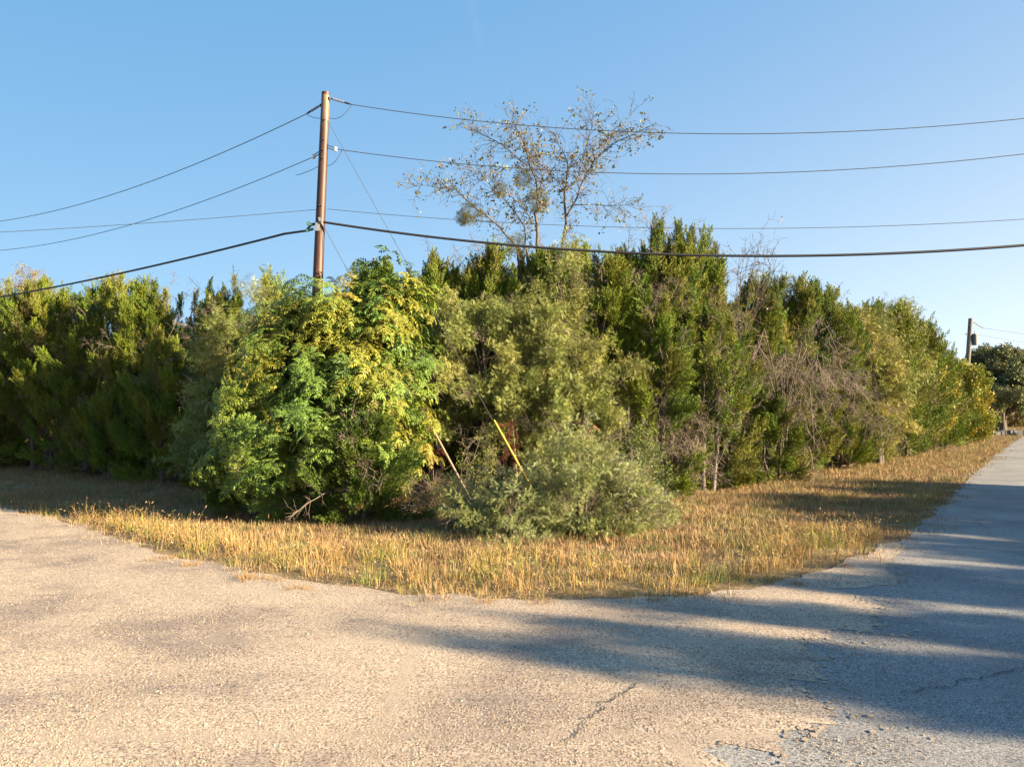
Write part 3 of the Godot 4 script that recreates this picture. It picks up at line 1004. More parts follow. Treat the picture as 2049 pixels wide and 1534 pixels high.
	shrub("mesquite_shrub", "low feathery silver-green shrub spreading below the yellow guy guard", "shrub", 0.11, -14.6, 0.92, 1.08, 1238, {"spray": "feather", "tints": [Color(0.22, 0.25, 0.11), Color(0.195, 0.23, 0.095), Color(0.24, 0.26, 0.11), Color(0.21, 0.24, 0.08)], "size": 0.42, "per": 24, "boughs": 4.0, "spread": 0.34, "wb": 0.7, "wu": 0.15, "wo": 0.3, "wr": 0.7, "bark": "darkbark", "dead": 0.5, "squash": 0.8, "arch": 0.05, "wob": 1.0, "stems": 5, "low": 0.9})
	shrub("mesquite_shrub", "low feathery shrub lobe trailing into dry grass towards the road", "shrub", 2.56, -15.2, 0.96, 0.7, 1245, {"spray": "feather", "tints": [Color(0.22, 0.25, 0.11), Color(0.195, 0.23, 0.095), Color(0.24, 0.26, 0.11), Color(0.21, 0.24, 0.08)], "size": 0.42, "per": 24, "boughs": 4.0, "spread": 0.34, "wb": 0.7, "wu": 0.15, "wo": 0.3, "wr": 0.7, "bark": "darkbark", "dead": 0.5, "squash": 0.8, "arch": 0.05, "wob": 1.0, "stems": 5, "low": 0.9})
	shrub("mesquite_shrub", "small silver-green shrub lobe beside the beige guy guard", "shrub", -0.92, -15.6, 0.65, 0.44, 1252, {"spray": "feather", "tints": [Color(0.22, 0.25, 0.11), Color(0.195, 0.23, 0.095), Color(0.24, 0.26, 0.11), Color(0.21, 0.24, 0.08)], "size": 0.42, "per": 24, "boughs": 5.0, "spread": 0.34, "wb": 0.7, "wu": 0.15, "wo": 0.3, "wr": 0.7, "bark": "darkbark", "dead": 0.5, "squash": 0.8, "arch": 0.05, "wob": 1.0, "stems": 5, "low": 0.9})
	shrub("weed_shrub", "green-yellow broom weed low in the dry grass past the shrub", "shrub", 2.79, -16.6, 0.7, 0.58, 1259, {"spray": "feather", "tints": [Color(0.2, 0.22, 0.08), Color(0.24, 0.22, 0.06)], "size": 0.32, "per": 14, "boughs": 5.0, "spread": 0.22, "wu": 0.5, "wr": 0.6})
	shrub("leafy_shrub", "leafy green sapling clump between grey shrub and twin trunks", "shrub", 3.6, -20.5, 1.78, 0.94, 1266, {"tints": [Color(0.1, 0.14, 0.04), Color(0.13, 0.16, 0.05)], "size": 0.42, "per": 14})
	shrub("leafy_shrub", "small leafy shrub behind the guy wires, yellow-green", "shrub", -1.19, -18.9, 1.57, 0.73, 1273, {"tints": [Color(0.16, 0.17, 0.04), Color(0.12, 0.14, 0.035)], "size": 0.36, "per": 10, "dead": 0.8})
	shrub("dry_shrub", "dry tan brush beside the small bright juniper bush", "shrub", -1.93, -17.3, 0.63, 0.49, 1280, {"tints": [Color(0.3, 0.22, 0.1), Color(0.16, 0.16, 0.05)], "size": 0.3, "per": 8, "dead": 1.0})
	tree("slender_tree", "slender twin grey trunks carrying a thin twiggy crown at the grass edge", "tree", "", Vector3(6.35, 0, -23.2), {"h": 4.6, "r": 1.3, "seed": 2010, "outline": "umbrella", "clear": 0.5, "stems": 2, "trunk": 0.075, "bark": "greybark", "dead": 1.0, "per": 14})
	juniper("juniper of the second row, only its top showing behind the front ones", -5.04, -25, 7.28, 1.41, 1287, {"clear": 0.4})
	juniper("juniper of the second row, only its top showing behind the front ones", -3.4, -26, 7.75, 1.46, 1294, {"clear": 0.4})
	juniper("juniper of the second row, only its top showing behind the front ones", -1.78, -26.5, 7.66, 1.59, 1301, {"clear": 0.4})
	juniper("juniper of the second row, only its top showing behind the front ones", 0.29, -26.5, 7.8, 1.59, 1308, {"clear": 0.4})
	juniper("juniper of the second row, only its top showing behind the front ones", 2.17, -26.5, 7.95, 1.59, 1315, {"clear": 0.4})
	juniper("juniper of the second row, only its top showing behind the front ones", 4.13, -27, 8.44, 1.52, 1322, {"clear": 0.4})
	juniper("juniper of the second row, only its top showing behind the front ones", 5.97, -27.5, 8.7, 1.55, 1329, {"clear": 0.4})
	juniper("juniper of the second row, only its top showing behind the front ones", 7.47, -28, 8.76, 1.58, 1336, {"clear": 0.4})
	juniper("juniper of the second row, only its top showing behind the front ones", 9.57, -29, 8.05, 1.53, 1343, {"clear": 0.4})
	juniper("roadside juniper of the second row, only its top showing", 15.14, -35, 8.45, 1.72, 1350, {"clear": 0.4})
	juniper("roadside juniper of the second row, only its top showing", 18.84, -38, 8.41, 1.6, 1357, {"clear": 0.4})
	juniper("roadside juniper of the second row, only its top showing", 25.38, -46, 8.35, 1.62, 1364, {"clear": 0.4})
	juniper("roadside juniper of the second row, only its top showing", 31.86, -54, 7.83, 1.71, 1371, {"clear": 0.4})
	juniper("juniper behind the large tangle of dead branches", 12.22, -30.5, 8.07, 1.93, 1378)
	mesquite("pale feathery treetop between leafless tree and roadside junipers", 11.44, -31, 8.32, 1.09, 1385, {"clear": 0.4, "dens": 0.7, "tints": PALE})
	juniper("juniper with dark spires at the shoulder of the roadside row", 15.56, -33.5, 8.43, 1.84, 1392, {"spikes": 7})
	juniper("low juniper skirt under the smaller dead tangle", 14.67, -32.5, 4.1, 1.83, 1399, {"dead": 0.8})
	mesquite("pale yellow-green weeping mesquite in the roadside row", 18.43, -36, 7.72, 1.47, 1406, {"tints": PALE, "size": 0.7, "clear": 0.25, "per": 28})
	juniper("roadside juniper behind the pale weeping mesquite", 21.86, -41, 8.35, 1.73, 1413)
	shrub("yellow_bush", "pale yellow bush glowing low at the roadside grass", "bush", 19.81, -38.6, 1.96, 1.14, 1420, {"tints": [Color(0.27, 0.26, 0.08), Color(0.22, 0.22, 0.06)], "size": 0.5, "per": 14})
	juniper("bright green roadside juniper with a low skirt", 23.24, -42.5, 5.2, 1.85, 1427, {"spikes": 2})
	mesquite("thin wispy treetop above the roadside row", 24.52, -44, 9.19, 0.93, 1434, {"tints": PALE, "dens": 0.6, "size": 0.8, "clear": 0.5, "wu": 0.3})
	juniper("roadside juniper sloping down towards the far pole", 27.03, -47, 8.31, 1.72, 1441, {"spikes": 3})
	shrub("soapberry_tree", "yellow-leaved soapberry among the roadside junipers", "tree", 29.84, -50.5, 6.59, 1.21, 1448, {"tints": YELLOW, "spray": "broad", "outline": "dome", "size": 0.8, "per": 14, "clear": 0.2, "stems": 2, "trunk": 0.07})
	juniper("dark juniper close to the far pole", 32.8, -54, 7.45, 1.71, 1455, {"spikes": 4})
	juniper("low dark juniper on the roadside between two yellow trees", 33.91, -56, 3.68, 1.89, 1462)
	shrub("soapberry_tree", "yellow-green soapberry at the end of the roadside row", "tree", 37.97, -60, 6.39, 1.77, 1469, {"tints": YELLOW, "spray": "broad", "outline": "dome", "size": 0.9, "per": 14, "clear": 0.15, "stems": 2, "trunk": 0.09})
	juniper("small round juniper at the very end of the roadside row", 40.67, -64, 3.18, 1.08, 1476, {"spikes": 1, "outline": "mound"})
	tree("live_oak", "wide live oak with a forked dark trunk near the driveway", "oak tree", "live oaks by the driveway", Vector3(74.05, 0, -108), {"h": 11.95, "r": 6.08, "seed": 2020, "tints": [Color(0.13, 0.145, 0.06), Color(0.155, 0.16, 0.075), Color(0.105, 0.125, 0.05)], "spray": "oak", "outline": "umbrella", "clear": 0.36, "size": 1.2, "per": 26, "boughs": 0.45, "spread": 1.0, "stems": 3, "trunk": 0.4, "bark": "darkbark", "arch": 0.1, "dead": 0.0, "wo": 0.4})
	tree("live_oak", "partly seen live oak standing past the forked one", "oak tree", "live oaks by the driveway", Vector3(83.75, 0, -112), {"h": 10.0, "r": 5.91, "seed": 2021, "tints": [Color(0.13, 0.145, 0.06), Color(0.155, 0.16, 0.075), Color(0.105, 0.125, 0.05)], "spray": "oak", "outline": "umbrella", "clear": 0.36, "size": 1.2, "per": 26, "boughs": 0.45, "spread": 1.0, "stems": 3, "trunk": 0.4, "bark": "darkbark", "arch": 0.1, "dead": 0.0, "wo": 0.4})
	tree("live_oak", "live oak crown behind the end of the roadside row", "oak tree", "live oaks by the driveway", Vector3(80.18, 0, -125), {"h": 8.49, "r": 5.28, "seed": 2022, "tints": [Color(0.13, 0.145, 0.06), Color(0.155, 0.16, 0.075), Color(0.105, 0.125, 0.05)], "spray": "oak", "outline": "umbrella", "clear": 0.36, "size": 1.2, "per": 26, "boughs": 0.45, "spread": 1.0, "stems": 3, "trunk": 0.4, "bark": "darkbark", "arch": 0.1, "dead": 0.0, "wo": 0.4})
	shrub("brush_thicket", "olive brush thicket on the far rise behind the oaks", "thicket", 98.76, -150, 6.2, 9.5, 1483, {"tints": [Color(0.16, 0.14, 0.055), Color(0.12, 0.115, 0.045), Color(0.2, 0.16, 0.07)], "spray": "oak", "size": 1.8, "per": 14, "boughs": 0.35, "spread": 1.2, "trunk": 0.15})
	shrub("brush_thicket", "tan-green brush thicket far behind the partly seen oak", "thicket", 111.89, -155, 6.86, 10.91, 1490, {"tints": [Color(0.16, 0.14, 0.055), Color(0.12, 0.115, 0.045), Color(0.2, 0.16, 0.07)], "spray": "oak", "size": 1.8, "per": 14, "boughs": 0.35, "spread": 1.2, "trunk": 0.15})
	shrub("brush_thicket", "low far-off brush beyond the end of the roadside row", "thicket", 90.3, -150, 5.67, 8.44, 1497, {"tints": [Color(0.16, 0.14, 0.055), Color(0.12, 0.115, 0.045), Color(0.2, 0.16, 0.07)], "spray": "oak", "size": 1.8, "per": 14, "boughs": 0.35, "spread": 1.2, "trunk": 0.15})
	shrub("brush_thicket", "distant brush clump where the grey road ends", "thicket", 129.58, -165, 7.73, 12.77, 1504, {"tints": [Color(0.16, 0.14, 0.055), Color(0.12, 0.115, 0.045), Color(0.2, 0.16, 0.07)], "spray": "oak", "size": 1.8, "per": 14, "boughs": 0.35, "spread": 1.2, "trunk": 0.15})
	tree("roadside_tree", "broad tree across the road that shades the corner", "tree", "trees across the road", Vector3(26.37, 0, 9.46), {"h": 6.18, "r": 1.7, "seed": 3000, "tints": GREEN, "spray": "oak", "outline": "dome", "clear": 0.12, "size": 0.8, "per": 11, "boughs": 1.3, "spread": 0.4, "stems": 2, "trunk": 0.1})
	tree("roadside_tree", "broad tree across the road that shades the corner", "tree", "trees across the road", Vector3(27.16, 0, 7.48), {"h": 6.18, "r": 1.7, "seed": 3001, "tints": GREEN, "spray": "oak", "outline": "dome", "clear": 0.12, "size": 0.8, "per": 11, "boughs": 1.3, "spread": 0.4, "stems": 2, "trunk": 0.1})
	tree("roadside_tree", "broad tree across the road that shades the corner", "tree", "trees across the road", Vector3(27.95, 0, 5.51), {"h": 6.3, "r": 1.7, "seed": 3002, "tints": GREEN, "spray": "oak", "outline": "dome", "clear": 0.12, "size": 0.8, "per": 11, "boughs": 1.3, "spread": 0.4, "stems": 2, "trunk": 0.1})
	tree("roadside_tree", "broad tree across the road that shades the corner", "tree", "trees across the road", Vector3(28.74, 0, 3.54), {"h": 7.42, "r": 1.7, "seed": 3003, "tints": GREEN, "spray": "oak", "outline": "dome", "clear": 0.12, "size": 0.8, "per": 11, "boughs": 1.3, "spread": 0.4, "stems": 2, "trunk": 0.1})
	tree("roadside_tree", "broad tree across the road that shades the corner", "tree", "trees across the road", Vector3(29.53, 0, 1.56), {"h": 7.0, "r": 1.7, "seed": 3004, "tints": GREEN, "spray": "oak", "outline": "dome", "clear": 0.12, "size": 0.8, "per": 11, "boughs": 1.3, "spread": 0.4, "stems": 2, "trunk": 0.1})
	tree("roadside_tree", "broad tree across the road that shades the corner", "tree", "trees across the road", Vector3(30.31, 0, -0.41), {"h": 6.61, "r": 1.7, "seed": 3005, "tints": GREEN, "spray": "oak", "outline": "dome", "clear": 0.12, "size": 0.8, "per": 11, "boughs": 1.3, "spread": 0.4, "stems": 2, "trunk": 0.1})
	tree("roadside_tree", "broad tree across the road that shades the corner", "tree", "trees across the road", Vector3(32.68, 0, -6.33), {"h": 7.68, "r": 2.1, "seed": 3006, "tints": GREEN, "spray": "oak", "outline": "dome", "clear": 0.12, "size": 0.8, "per": 11, "boughs": 1.3, "spread": 0.4, "stems": 2, "trunk": 0.1})
	tree("roadside_tree", "broad tree across the road that shades the corner", "tree", "trees across the road", Vector3(33.65, 0, -8.77), {"h": 7.83, "r": 2.1, "seed": 3007, "tints": GREEN, "spray": "oak", "outline": "dome", "clear": 0.12, "size": 0.8, "per": 11, "boughs": 1.3, "spread": 0.4, "stems": 2, "trunk": 0.1})
	tree("roadside_tree", "broad tree across the road that shades the corner", "tree", "trees across the road", Vector3(34.63, 0, -11.21), {"h": 7.84, "r": 2.1, "seed": 3008, "tints": GREEN, "spray": "oak", "outline": "dome", "clear": 0.12, "size": 0.8, "per": 11, "boughs": 1.3, "spread": 0.4, "stems": 2, "trunk": 0.1})
	tree("roadside_tree", "broad tree across the road that shades the corner", "tree", "trees across the road", Vector3(35.60, 0, -13.64), {"h": 7.68, "r": 2.1, "seed": 3009, "tints": GREEN, "spray": "oak", "outline": "dome", "clear": 0.12, "size": 0.8, "per": 11, "boughs": 1.3, "spread": 0.4, "stems": 2, "trunk": 0.1})
	tree("roadside_tree", "broad tree across the road that shades the corner", "tree", "trees across the road", Vector3(36.57, 0, -16.08), {"h": 7.33, "r": 2.1, "seed": 3010, "tints": GREEN, "spray": "oak", "outline": "dome", "clear": 0.12, "size": 0.8, "per": 11, "boughs": 1.3, "spread": 0.4, "stems": 2, "trunk": 0.1})
	tree("roadside_tree", "narrow tree across the road that shades the corner", "tree", "trees across the road", Vector3(27.49, 0, 6.67), {"h": 6.73, "r": 0.18, "seed": 3011, "tints": GREEN, "spray": "oak", "outline": "juniper", "clear": 0.12, "size": 0.8, "per": 8, "boughs": 3.5, "spread": 0.4, "stems": 2, "trunk": 0.1})
	tree("roadside_tree", "narrow tree across the road that shades the corner", "tree", "trees across the road", Vector3(27.71, 0, 6.12), {"h": 6.68, "r": 0.17, "seed": 3012, "tints": GREEN, "spray": "oak", "outline": "juniper", "clear": 0.12, "size": 0.8, "per": 8, "boughs": 3.5, "spread": 0.4, "stems": 2, "trunk": 0.1})
	tree("roadside_tree", "narrow tree across the road that shades the corner", "tree", "trees across the road", Vector3(27.92, 0, 5.58), {"h": 7.71, "r": 0.3, "seed": 3013, "tints": GREEN, "spray": "oak", "outline": "juniper", "clear": 0.12, "size": 0.8, "per": 8, "boughs": 3.5, "spread": 0.4, "stems": 2, "trunk": 0.1})
	tree("roadside_tree", "narrow tree across the road that shades the corner", "tree", "trees across the road", Vector3(28.20, 0, 4.88), {"h": 7.03, "r": 0.26, "seed": 3014, "tints": GREEN, "spray": "oak", "outline": "juniper", "clear": 0.12, "size": 0.8, "per": 8, "boughs": 3.5, "spread": 0.4, "stems": 2, "trunk": 0.1})
	tree("roadside_tree", "narrow tree across the road that shades the corner", "tree", "trees across the road", Vector3(28.40, 0, 4.38), {"h": 7.35, "r": 0.18, "seed": 3015, "tints": GREEN, "spray": "oak", "outline": "juniper", "clear": 0.12, "size": 0.8, "per": 8, "boughs": 3.5, "spread": 0.4, "stems": 2, "trunk": 0.1})
	tree("roadside_tree", "narrow tree across the road that shades the corner", "tree", "trees across the road", Vector3(28.59, 0, 3.90), {"h": 8.84, "r": 0.31, "seed": 3016, "tints": GREEN, "spray": "oak", "outline": "juniper", "clear": 0.12, "size": 0.8, "per": 8, "boughs": 3.5, "spread": 0.4, "stems": 2, "trunk": 0.1})
	tree("roadside_tree", "narrow tree across the road that shades the corner", "tree", "trees across the road", Vector3(28.88, 0, 3.19), {"h": 8.71, "r": 0.19, "seed": 3017, "tints": GREEN, "spray": "oak", "outline": "juniper", "clear": 0.12, "size": 0.8, "per": 8, "boughs": 3.5, "spread": 0.4, "stems": 2, "trunk": 0.1})
	tree("roadside_tree", "narrow tree across the road that shades the corner", "tree", "trees across the road", Vector3(29.08, 0, 2.68), {"h": 8.49, "r": 0.29, "seed": 3018, "tints": GREEN, "spray": "oak", "outline": "juniper", "clear": 0.12, "size": 0.8, "per": 8, "boughs": 3.5, "spread": 0.4, "stems": 2, "trunk": 0.1})
	tree("roadside_tree", "narrow tree across the road that shades the corner", "tree", "trees across the road", Vector3(29.37, 0, 1.94), {"h": 8.54, "r": 0.18, "seed": 3019, "tints": GREEN, "spray": "oak", "outline": "juniper", "clear": 0.12, "size": 0.8, "per": 8, "boughs": 3.5, "spread": 0.4, "stems": 2, "trunk": 0.1})
	tree("roadside_tree", "narrow tree across the road that shades the corner", "tree", "trees across the road", Vector3(29.63, 0, 1.31), {"h": 7.99, "r": 0.25, "seed": 3020, "tints": GREEN, "spray": "oak", "outline": "juniper", "clear": 0.12, "size": 0.8, "per": 8, "boughs": 3.5, "spread": 0.4, "stems": 2, "trunk": 0.1})
	tree("roadside_tree", "narrow tree across the road that shades the corner", "tree", "trees across the road", Vector3(29.81, 0, 0.85), {"h": 7.57, "r": 0.18, "seed": 3021, "tints": GREEN, "spray": "oak", "outline": "juniper", "clear": 0.12, "size": 0.8, "per": 8, "boughs": 3.5, "spread": 0.4, "stems": 2, "trunk": 0.1})
	tree("roadside_tree", "narrow tree across the road that shades the corner", "tree", "trees across the road", Vector3(30.12, 0, 0.09), {"h": 8.02, "r": 0.26, "seed": 3022, "tints": GREEN, "spray": "oak", "outline": "juniper", "clear": 0.12, "size": 0.8, "per": 8, "boughs": 3.5, "spread": 0.4, "stems": 2, "trunk": 0.1})
	tree("roadside_tree", "narrow tree across the road that shades the corner", "tree", "trees across the road", Vector3(30.32, 0, -0.42), {"h": 8.02, "r": 0.26, "seed": 3023, "tints": GREEN, "spray": "oak", "outline": "juniper", "clear": 0.12, "size": 0.8, "per": 8, "boughs": 3.5, "spread": 0.4, "stems": 2, "trunk": 0.1})
	tree("roadside_tree", "narrow tree across the road that shades the corner", "tree", "trees across the road", Vector3(30.62, 0, -1.17), {"h": 7.85, "r": 0.25, "seed": 3024, "tints": GREEN, "spray": "oak", "outline": "juniper", "clear": 0.12, "size": 0.8, "per": 8, "boughs": 3.5, "spread": 0.4, "stems": 2, "trunk": 0.1})
	tree("roadside_tree", "narrow tree across the road that shades the corner", "tree", "trees across the road", Vector3(30.84, 0, -1.72), {"h": 7.41, "r": 0.24, "seed": 3025, "tints": GREEN, "spray": "oak", "outline": "juniper", "clear": 0.12, "size": 0.8, "per": 8, "boughs": 3.5, "spread": 0.4, "stems": 2, "trunk": 0.1})
	tree("roadside_tree", "narrow tree across the road that shades the corner", "tree", "trees across the road", Vector3(31.02, 0, -2.18), {"h": 6.95, "r": 0.31, "seed": 3026, "tints": GREEN, "spray": "oak", "outline": "juniper", "clear": 0.12, "size": 0.8, "per": 8, "boughs": 3.5, "spread": 0.4, "stems": 2, "trunk": 0.1})
	tree("roadside_tree", "narrow tree across the road that shades the corner", "tree", "trees across the road", Vector3(31.18, 0, -2.58), {"h": 6.54, "r": 0.27, "seed": 3027, "tints": GREEN, "spray": "oak", "outline": "juniper", "clear": 0.12, "size": 0.8, "per": 8, "boughs": 3.5, "spread": 0.4, "stems": 2, "trunk": 0.1})
	tree("roadside_tree", "narrow tree across the road that shades the corner", "tree", "trees across the road", Vector3(31.38, 0, -3.08), {"h": 7.15, "r": 0.24, "seed": 3028, "tints": GREEN, "spray": "oak", "outline": "juniper", "clear": 0.12, "size": 0.8, "per": 8, "boughs": 3.5, "spread": 0.4, "stems": 2, "trunk": 0.1})
	tree("roadside_tree", "narrow tree across the road that shades the corner", "tree", "trees across the road", Vector3(31.59, 0, -3.61), {"h": 7.72, "r": 0.2, "seed": 3029, "tints": GREEN, "spray": "oak", "outline": "juniper", "clear": 0.12, "size": 0.8, "per": 8, "boughs": 3.5, "spread": 0.4, "stems": 2, "trunk": 0.1})
	tree("roadside_tree", "narrow tree across the road that shades the corner", "tree", "trees across the road", Vector3(31.81, 0, -4.17), {"h": 6.7, "r": 0.27, "seed": 3030, "tints": GREEN, "spray": "oak", "outline": "juniper", "clear": 0.12, "size": 0.8, "per": 8, "boughs": 3.5, "spread": 0.4, "stems": 2, "trunk": 0.1})
	tree("roadside_tree", "narrow tree across the road that shades the corner", "tree", "trees across the road", Vector3(32.02, 0, -4.67), {"h": 6.96, "r": 0.29, "seed": 3031, "tints": GREEN, "spray": "oak", "outline": "juniper", "clear": 0.12, "size": 0.8, "per": 8, "boughs": 3.5, "spread": 0.4, "stems": 2, "trunk": 0.1})
	tree("roadside_tree", "narrow tree across the road that shades the corner", "tree", "trees across the road", Vector3(32.22, 0, -5.19), {"h": 7.46, "r": 0.32, "seed": 3032, "tints": GREEN, "spray": "oak", "outline": "juniper", "clear": 0.12, "size": 0.8, "per": 8, "boughs": 3.5, "spread": 0.4, "stems": 2, "trunk": 0.1})

# ---------------------------------------------------------------- the almost leafless trees
func limb_tree(root: Node3D, lines: Array, radii: Array, seed_: int, leaf_tones: Array, leafiness: float, wood_col: Color, sub: float) -> void:
	rng.seed = seed_
	var wood := Shape.new()
	var fine := Shape.new()
	var lv := [Scatter.new(), Scatter.new()]
	for i in lines.size():
		var src: Array = lines[i]
		var pts := []
		var rad := []
		for k in src.size() - 1:
			for j in 3:
				pts.append((src[k] as Vector3).lerp(src[k + 1], j / 3.0) + rv() * 0.03)
		pts.append(src[src.size() - 1])
		var n := pts.size()
		for k in n:
			rad.append(lerpf(radii[i][0], radii[i][1], float(k) / (n - 1)))
		wood.tube(pts, rad, 6, wood_col)
		for k in range(2, n):
			var along := ((pts[k] as Vector3) - (pts[k - 1] as Vector3)).normalized()
			for b in int(ceil(sub * rf(0.6, 1.5))):
				var a: Vector3 = (pts[k] as Vector3).lerp(pts[k - 1], rng.randf())
				var d := (along * 0.75 + rv() * 0.85 + Vector3.UP * 0.12).normalized()
				var l := rf(0.3, 0.85) * (1.0 if k > n / 3 else 0.7)
				var c1 := a + d * l * 0.4 + rv() * 0.05
				var c2 := c1 + (d + rv() * 0.35).normalized() * l * 0.35
				var c3 := c2 + (d + rv() * 0.5 + Vector3.DOWN * 0.1).normalized() * l * 0.35
				fine.tube([a, c1, c2, c3], [0.009, 0.007, 0.005, 0.003], 4, wood_col)
				for e in 4:
					var q: Vector3 = [c1, c2, c3, c2][e]
					var d2 := (d + rv() * 0.95).normalized()
					var l2 := rf(0.12, 0.38)
					var q2 := q + d2 * l2
					fine.tube([q, q.lerp(q2, 0.5) + rv() * 0.02, q2], [0.006, 0.005, 0.002], 3, wood_col)
					if rng.randf() < leafiness * clampf(0.6 + 1.8 * noise.get_noise_3d(q2.x * 0.9, q2.y * 0.9, q2.z * 0.9), 0.05, 1.0):
						var g: Color = leaf_tones[rng.randi() % leaf_tones.size()]
						g = g * rf(0.75, 1.25)
						lv[rng.randi() % 2].add(aim((Vector3.DOWN * 0.5 + rv()).normalized(), rf(0, TAU), rf(0.18, 0.4)), q2 + rv() * 0.03, g)
	var m := leafy(0.0, 0.85)
	part("trunk", wood, m, root)
	part("limbs", fine, m, root)
	for k in 2:
		if lv[k].count > 0: copies("crown", lv[k], leafs.few[k], root)

func build_bare_trees() -> void:
	var at := Vector3(0.7, 0, -23.2)
	var root := thing("elm_tree", at, "tall nearly leafless tree with brown leaves rising above the junipers", "tree")
	var raw := [
		[[0.83, 8.06, -23.0], [0.79, 9.11, -23.04], [0.86, 9.71, -23.09], [0.81, 10.18, -23.13], [0.57, 10.75, -23.17], [0.48, 11.31, -23.21], [0.18, 11.95, -23.26], [-0.02, 12.41, -23.3]],
		[[0.85, 9.69, -23.0], [1.02, 10.15, -22.75], [0.95, 10.33, -22.5], [0.67, 10.6, -22.25], [0.41, 10.98, -22.0]],
		[[0.47, 7.88, -23.0], [0.41, 8.74, -23.38], [0.02, 9.45, -23.75], [-0.63, 10.23, -24.12], [-1.17, 11.03, -24.5]],
		[[0.16, 8.01, -23.0], [-0.42, 8.6, -22.83], [-0.9, 8.96, -22.67], [-1.47, 9.35, -22.5], [-1.8, 9.7, -22.33], [-2.44, 9.69, -22.17], [-2.98, 9.79, -22.0]],
		[[0.69, 8.78, -23.0], [0.29, 9.3, -22.62], [-0.24, 9.63, -22.25], [-0.75, 9.94, -21.88], [-1.4, 10.15, -21.5]],
		[[0.52, 10.72, -23.1], [-0.07, 11.36, -23.45], [-0.58, 11.82, -23.8], [-1.16, 12.25, -24.15], [-1.75, 12.73, -24.5]],
		[[1.7, 8.29, -23.6], [1.79, 8.92, -23.53], [1.78, 9.92, -23.47], [1.85, 10.46, -23.4], [1.85, 10.94, -23.33], [1.57, 11.47, -23.27], [1.36, 11.91, -23.2]],
		[[1.79, 9.93, -23.5], [2.2, 10.49, -23.76], [2.6, 11.1, -24.02], [3.01, 11.62, -24.28], [3.58, 12.26, -24.54], [4.3, 13.25, -24.8]],
		[[1.85, 9.15, -23.5], [2.16, 9.69, -23.3], [2.37, 10.26, -23.1], [2.71, 10.88, -22.9], [3.22, 11.25, -22.7], [3.98, 11.58, -22.5], [4.52, 11.77, -22.3]],
		[[1.79, 9.98, -23.5], [1.48, 10.57, -24.0], [1.22, 11.03, -24.5]],
		[[2.27, 10.49, -23.5], [2.26, 10.89, -23.32], [2.47, 11.43, -23.15], [2.63, 11.86, -22.98], [2.66, 12.38, -22.8]],
		[[1.99, 9.52, -23.5], [2.93, 9.51, -23.33], [3.36, 9.39, -23.17], [4.01, 9.39, -23.0]],
		[[0.7, -0.1, -23.2], [0.72, 4.0, -23.1], [0.83, 8.06, -23.0]],
		[[0.9, -0.1, -23.4], [1.4, 4.0, -23.6], [1.7, 8.29, -23.6]],
		[[0.72, 4.0, -23.1], [0.6, 6.0, -23.0], [0.47, 7.88, -23.0]],
		[[0.65, 3.0, -23.1], [0.5, 5.5, -23.0], [0.16, 8.01, -23.0]],
	]
	var rads := [[0.055, 0.008], [0.02, 0.006], [0.032, 0.006], [0.038, 0.006], [0.026, 0.006], [0.02, 0.006], [0.05, 0.007], [0.028, 0.006], [0.03, 0.006], [0.018, 0.006], [0.02, 0.006], [0.018, 0.005], [0.085, 0.055], [0.07, 0.05], [0.05, 0.032], [0.055, 0.038]]
	var lines := []
	for l in raw:
		var q := []
		for p in l: q.append(Vector3(p[0], p[1], p[2]) - at)
		lines.append(q)
	limb_tree(root, lines, rads, 500, [Color(0.17, 0.125, 0.04), Color(0.13, 0.11, 0.035), Color(0.20, 0.14, 0.045), Color(0.11, 0.125, 0.035), Color(0.16, 0.155, 0.045)], 0.85, Color(0.11, 0.092, 0.078), 2.6)
	# green mistletoe balls on its limbs
	rng.seed = 510
	for b in [[-1.28, 8.92, -22.4, 0.42], [0.82, 9.48, -22.9, 0.45], [-0.39, 9.62, -22.2, 0.24], [0.33, 10.17, -22.8, 0.30], [0.1, 8.0, -22.6, 0.35], [-1.6, 8.8, -22.5, 0.22]]:
		var sc := Scatter.new()
		for k in int(330.0 * float(b[3])):
			var d := rv()
			sc.add(aim(d, rf(0, TAU), rf(0.14, 0.26)), Vector3(b[0], b[1], b[2]) - at + d * float(b[3]) * pow(rng.randf(), 0.45) * 0.75, Color(0.12, 0.115, 0.03) * rf(0.7, 1.2))
		var o := copies("mistletoe_clump", sc, leafs.bush[0], root)
		o.set_meta("label", "olive green mistletoe ball")
	# bare multi-stemmed bush that sticks out between junipers
	rng.seed = 520
	var at2 := Vector3(8.2, 0, -26.6)
	var bush := thing("bare_tree", at2, "leafless grey twiggy tree poking up among the juniper tops", "tree")
	var ls := []
	var rd := []
	for k in 9:
		var e := Vector3(rf(-0.2, 2.1), rf(7.2, 8.8), rf(-0.8, 0.8))
		if k < 3: e = Vector3(1.2 + k * 0.35, 9.5 - k * 0.5, rf(-0.4, 0.4))
		ls.append([Vector3(rf(-0.2, 0.2), -0.1, rf(-0.2, 0.2)), Vector3(rf(-0.1, 0.4), 3.5, rf(-0.3, 0.3)), Vector3(e.x * 0.45, 6.0, e.z * 0.5), e.lerp(Vector3(e.x * 0.45, 6.0, e.z * 0.5), 0.4) + rv() * 0.15, e])
		rd.append([0.022, 0.005])
	limb_tree(bush, ls, rd, 521, [Color(0.22, 0.16, 0.09)], 0.08, Color(0.10, 0.082, 0.07), 1.2)
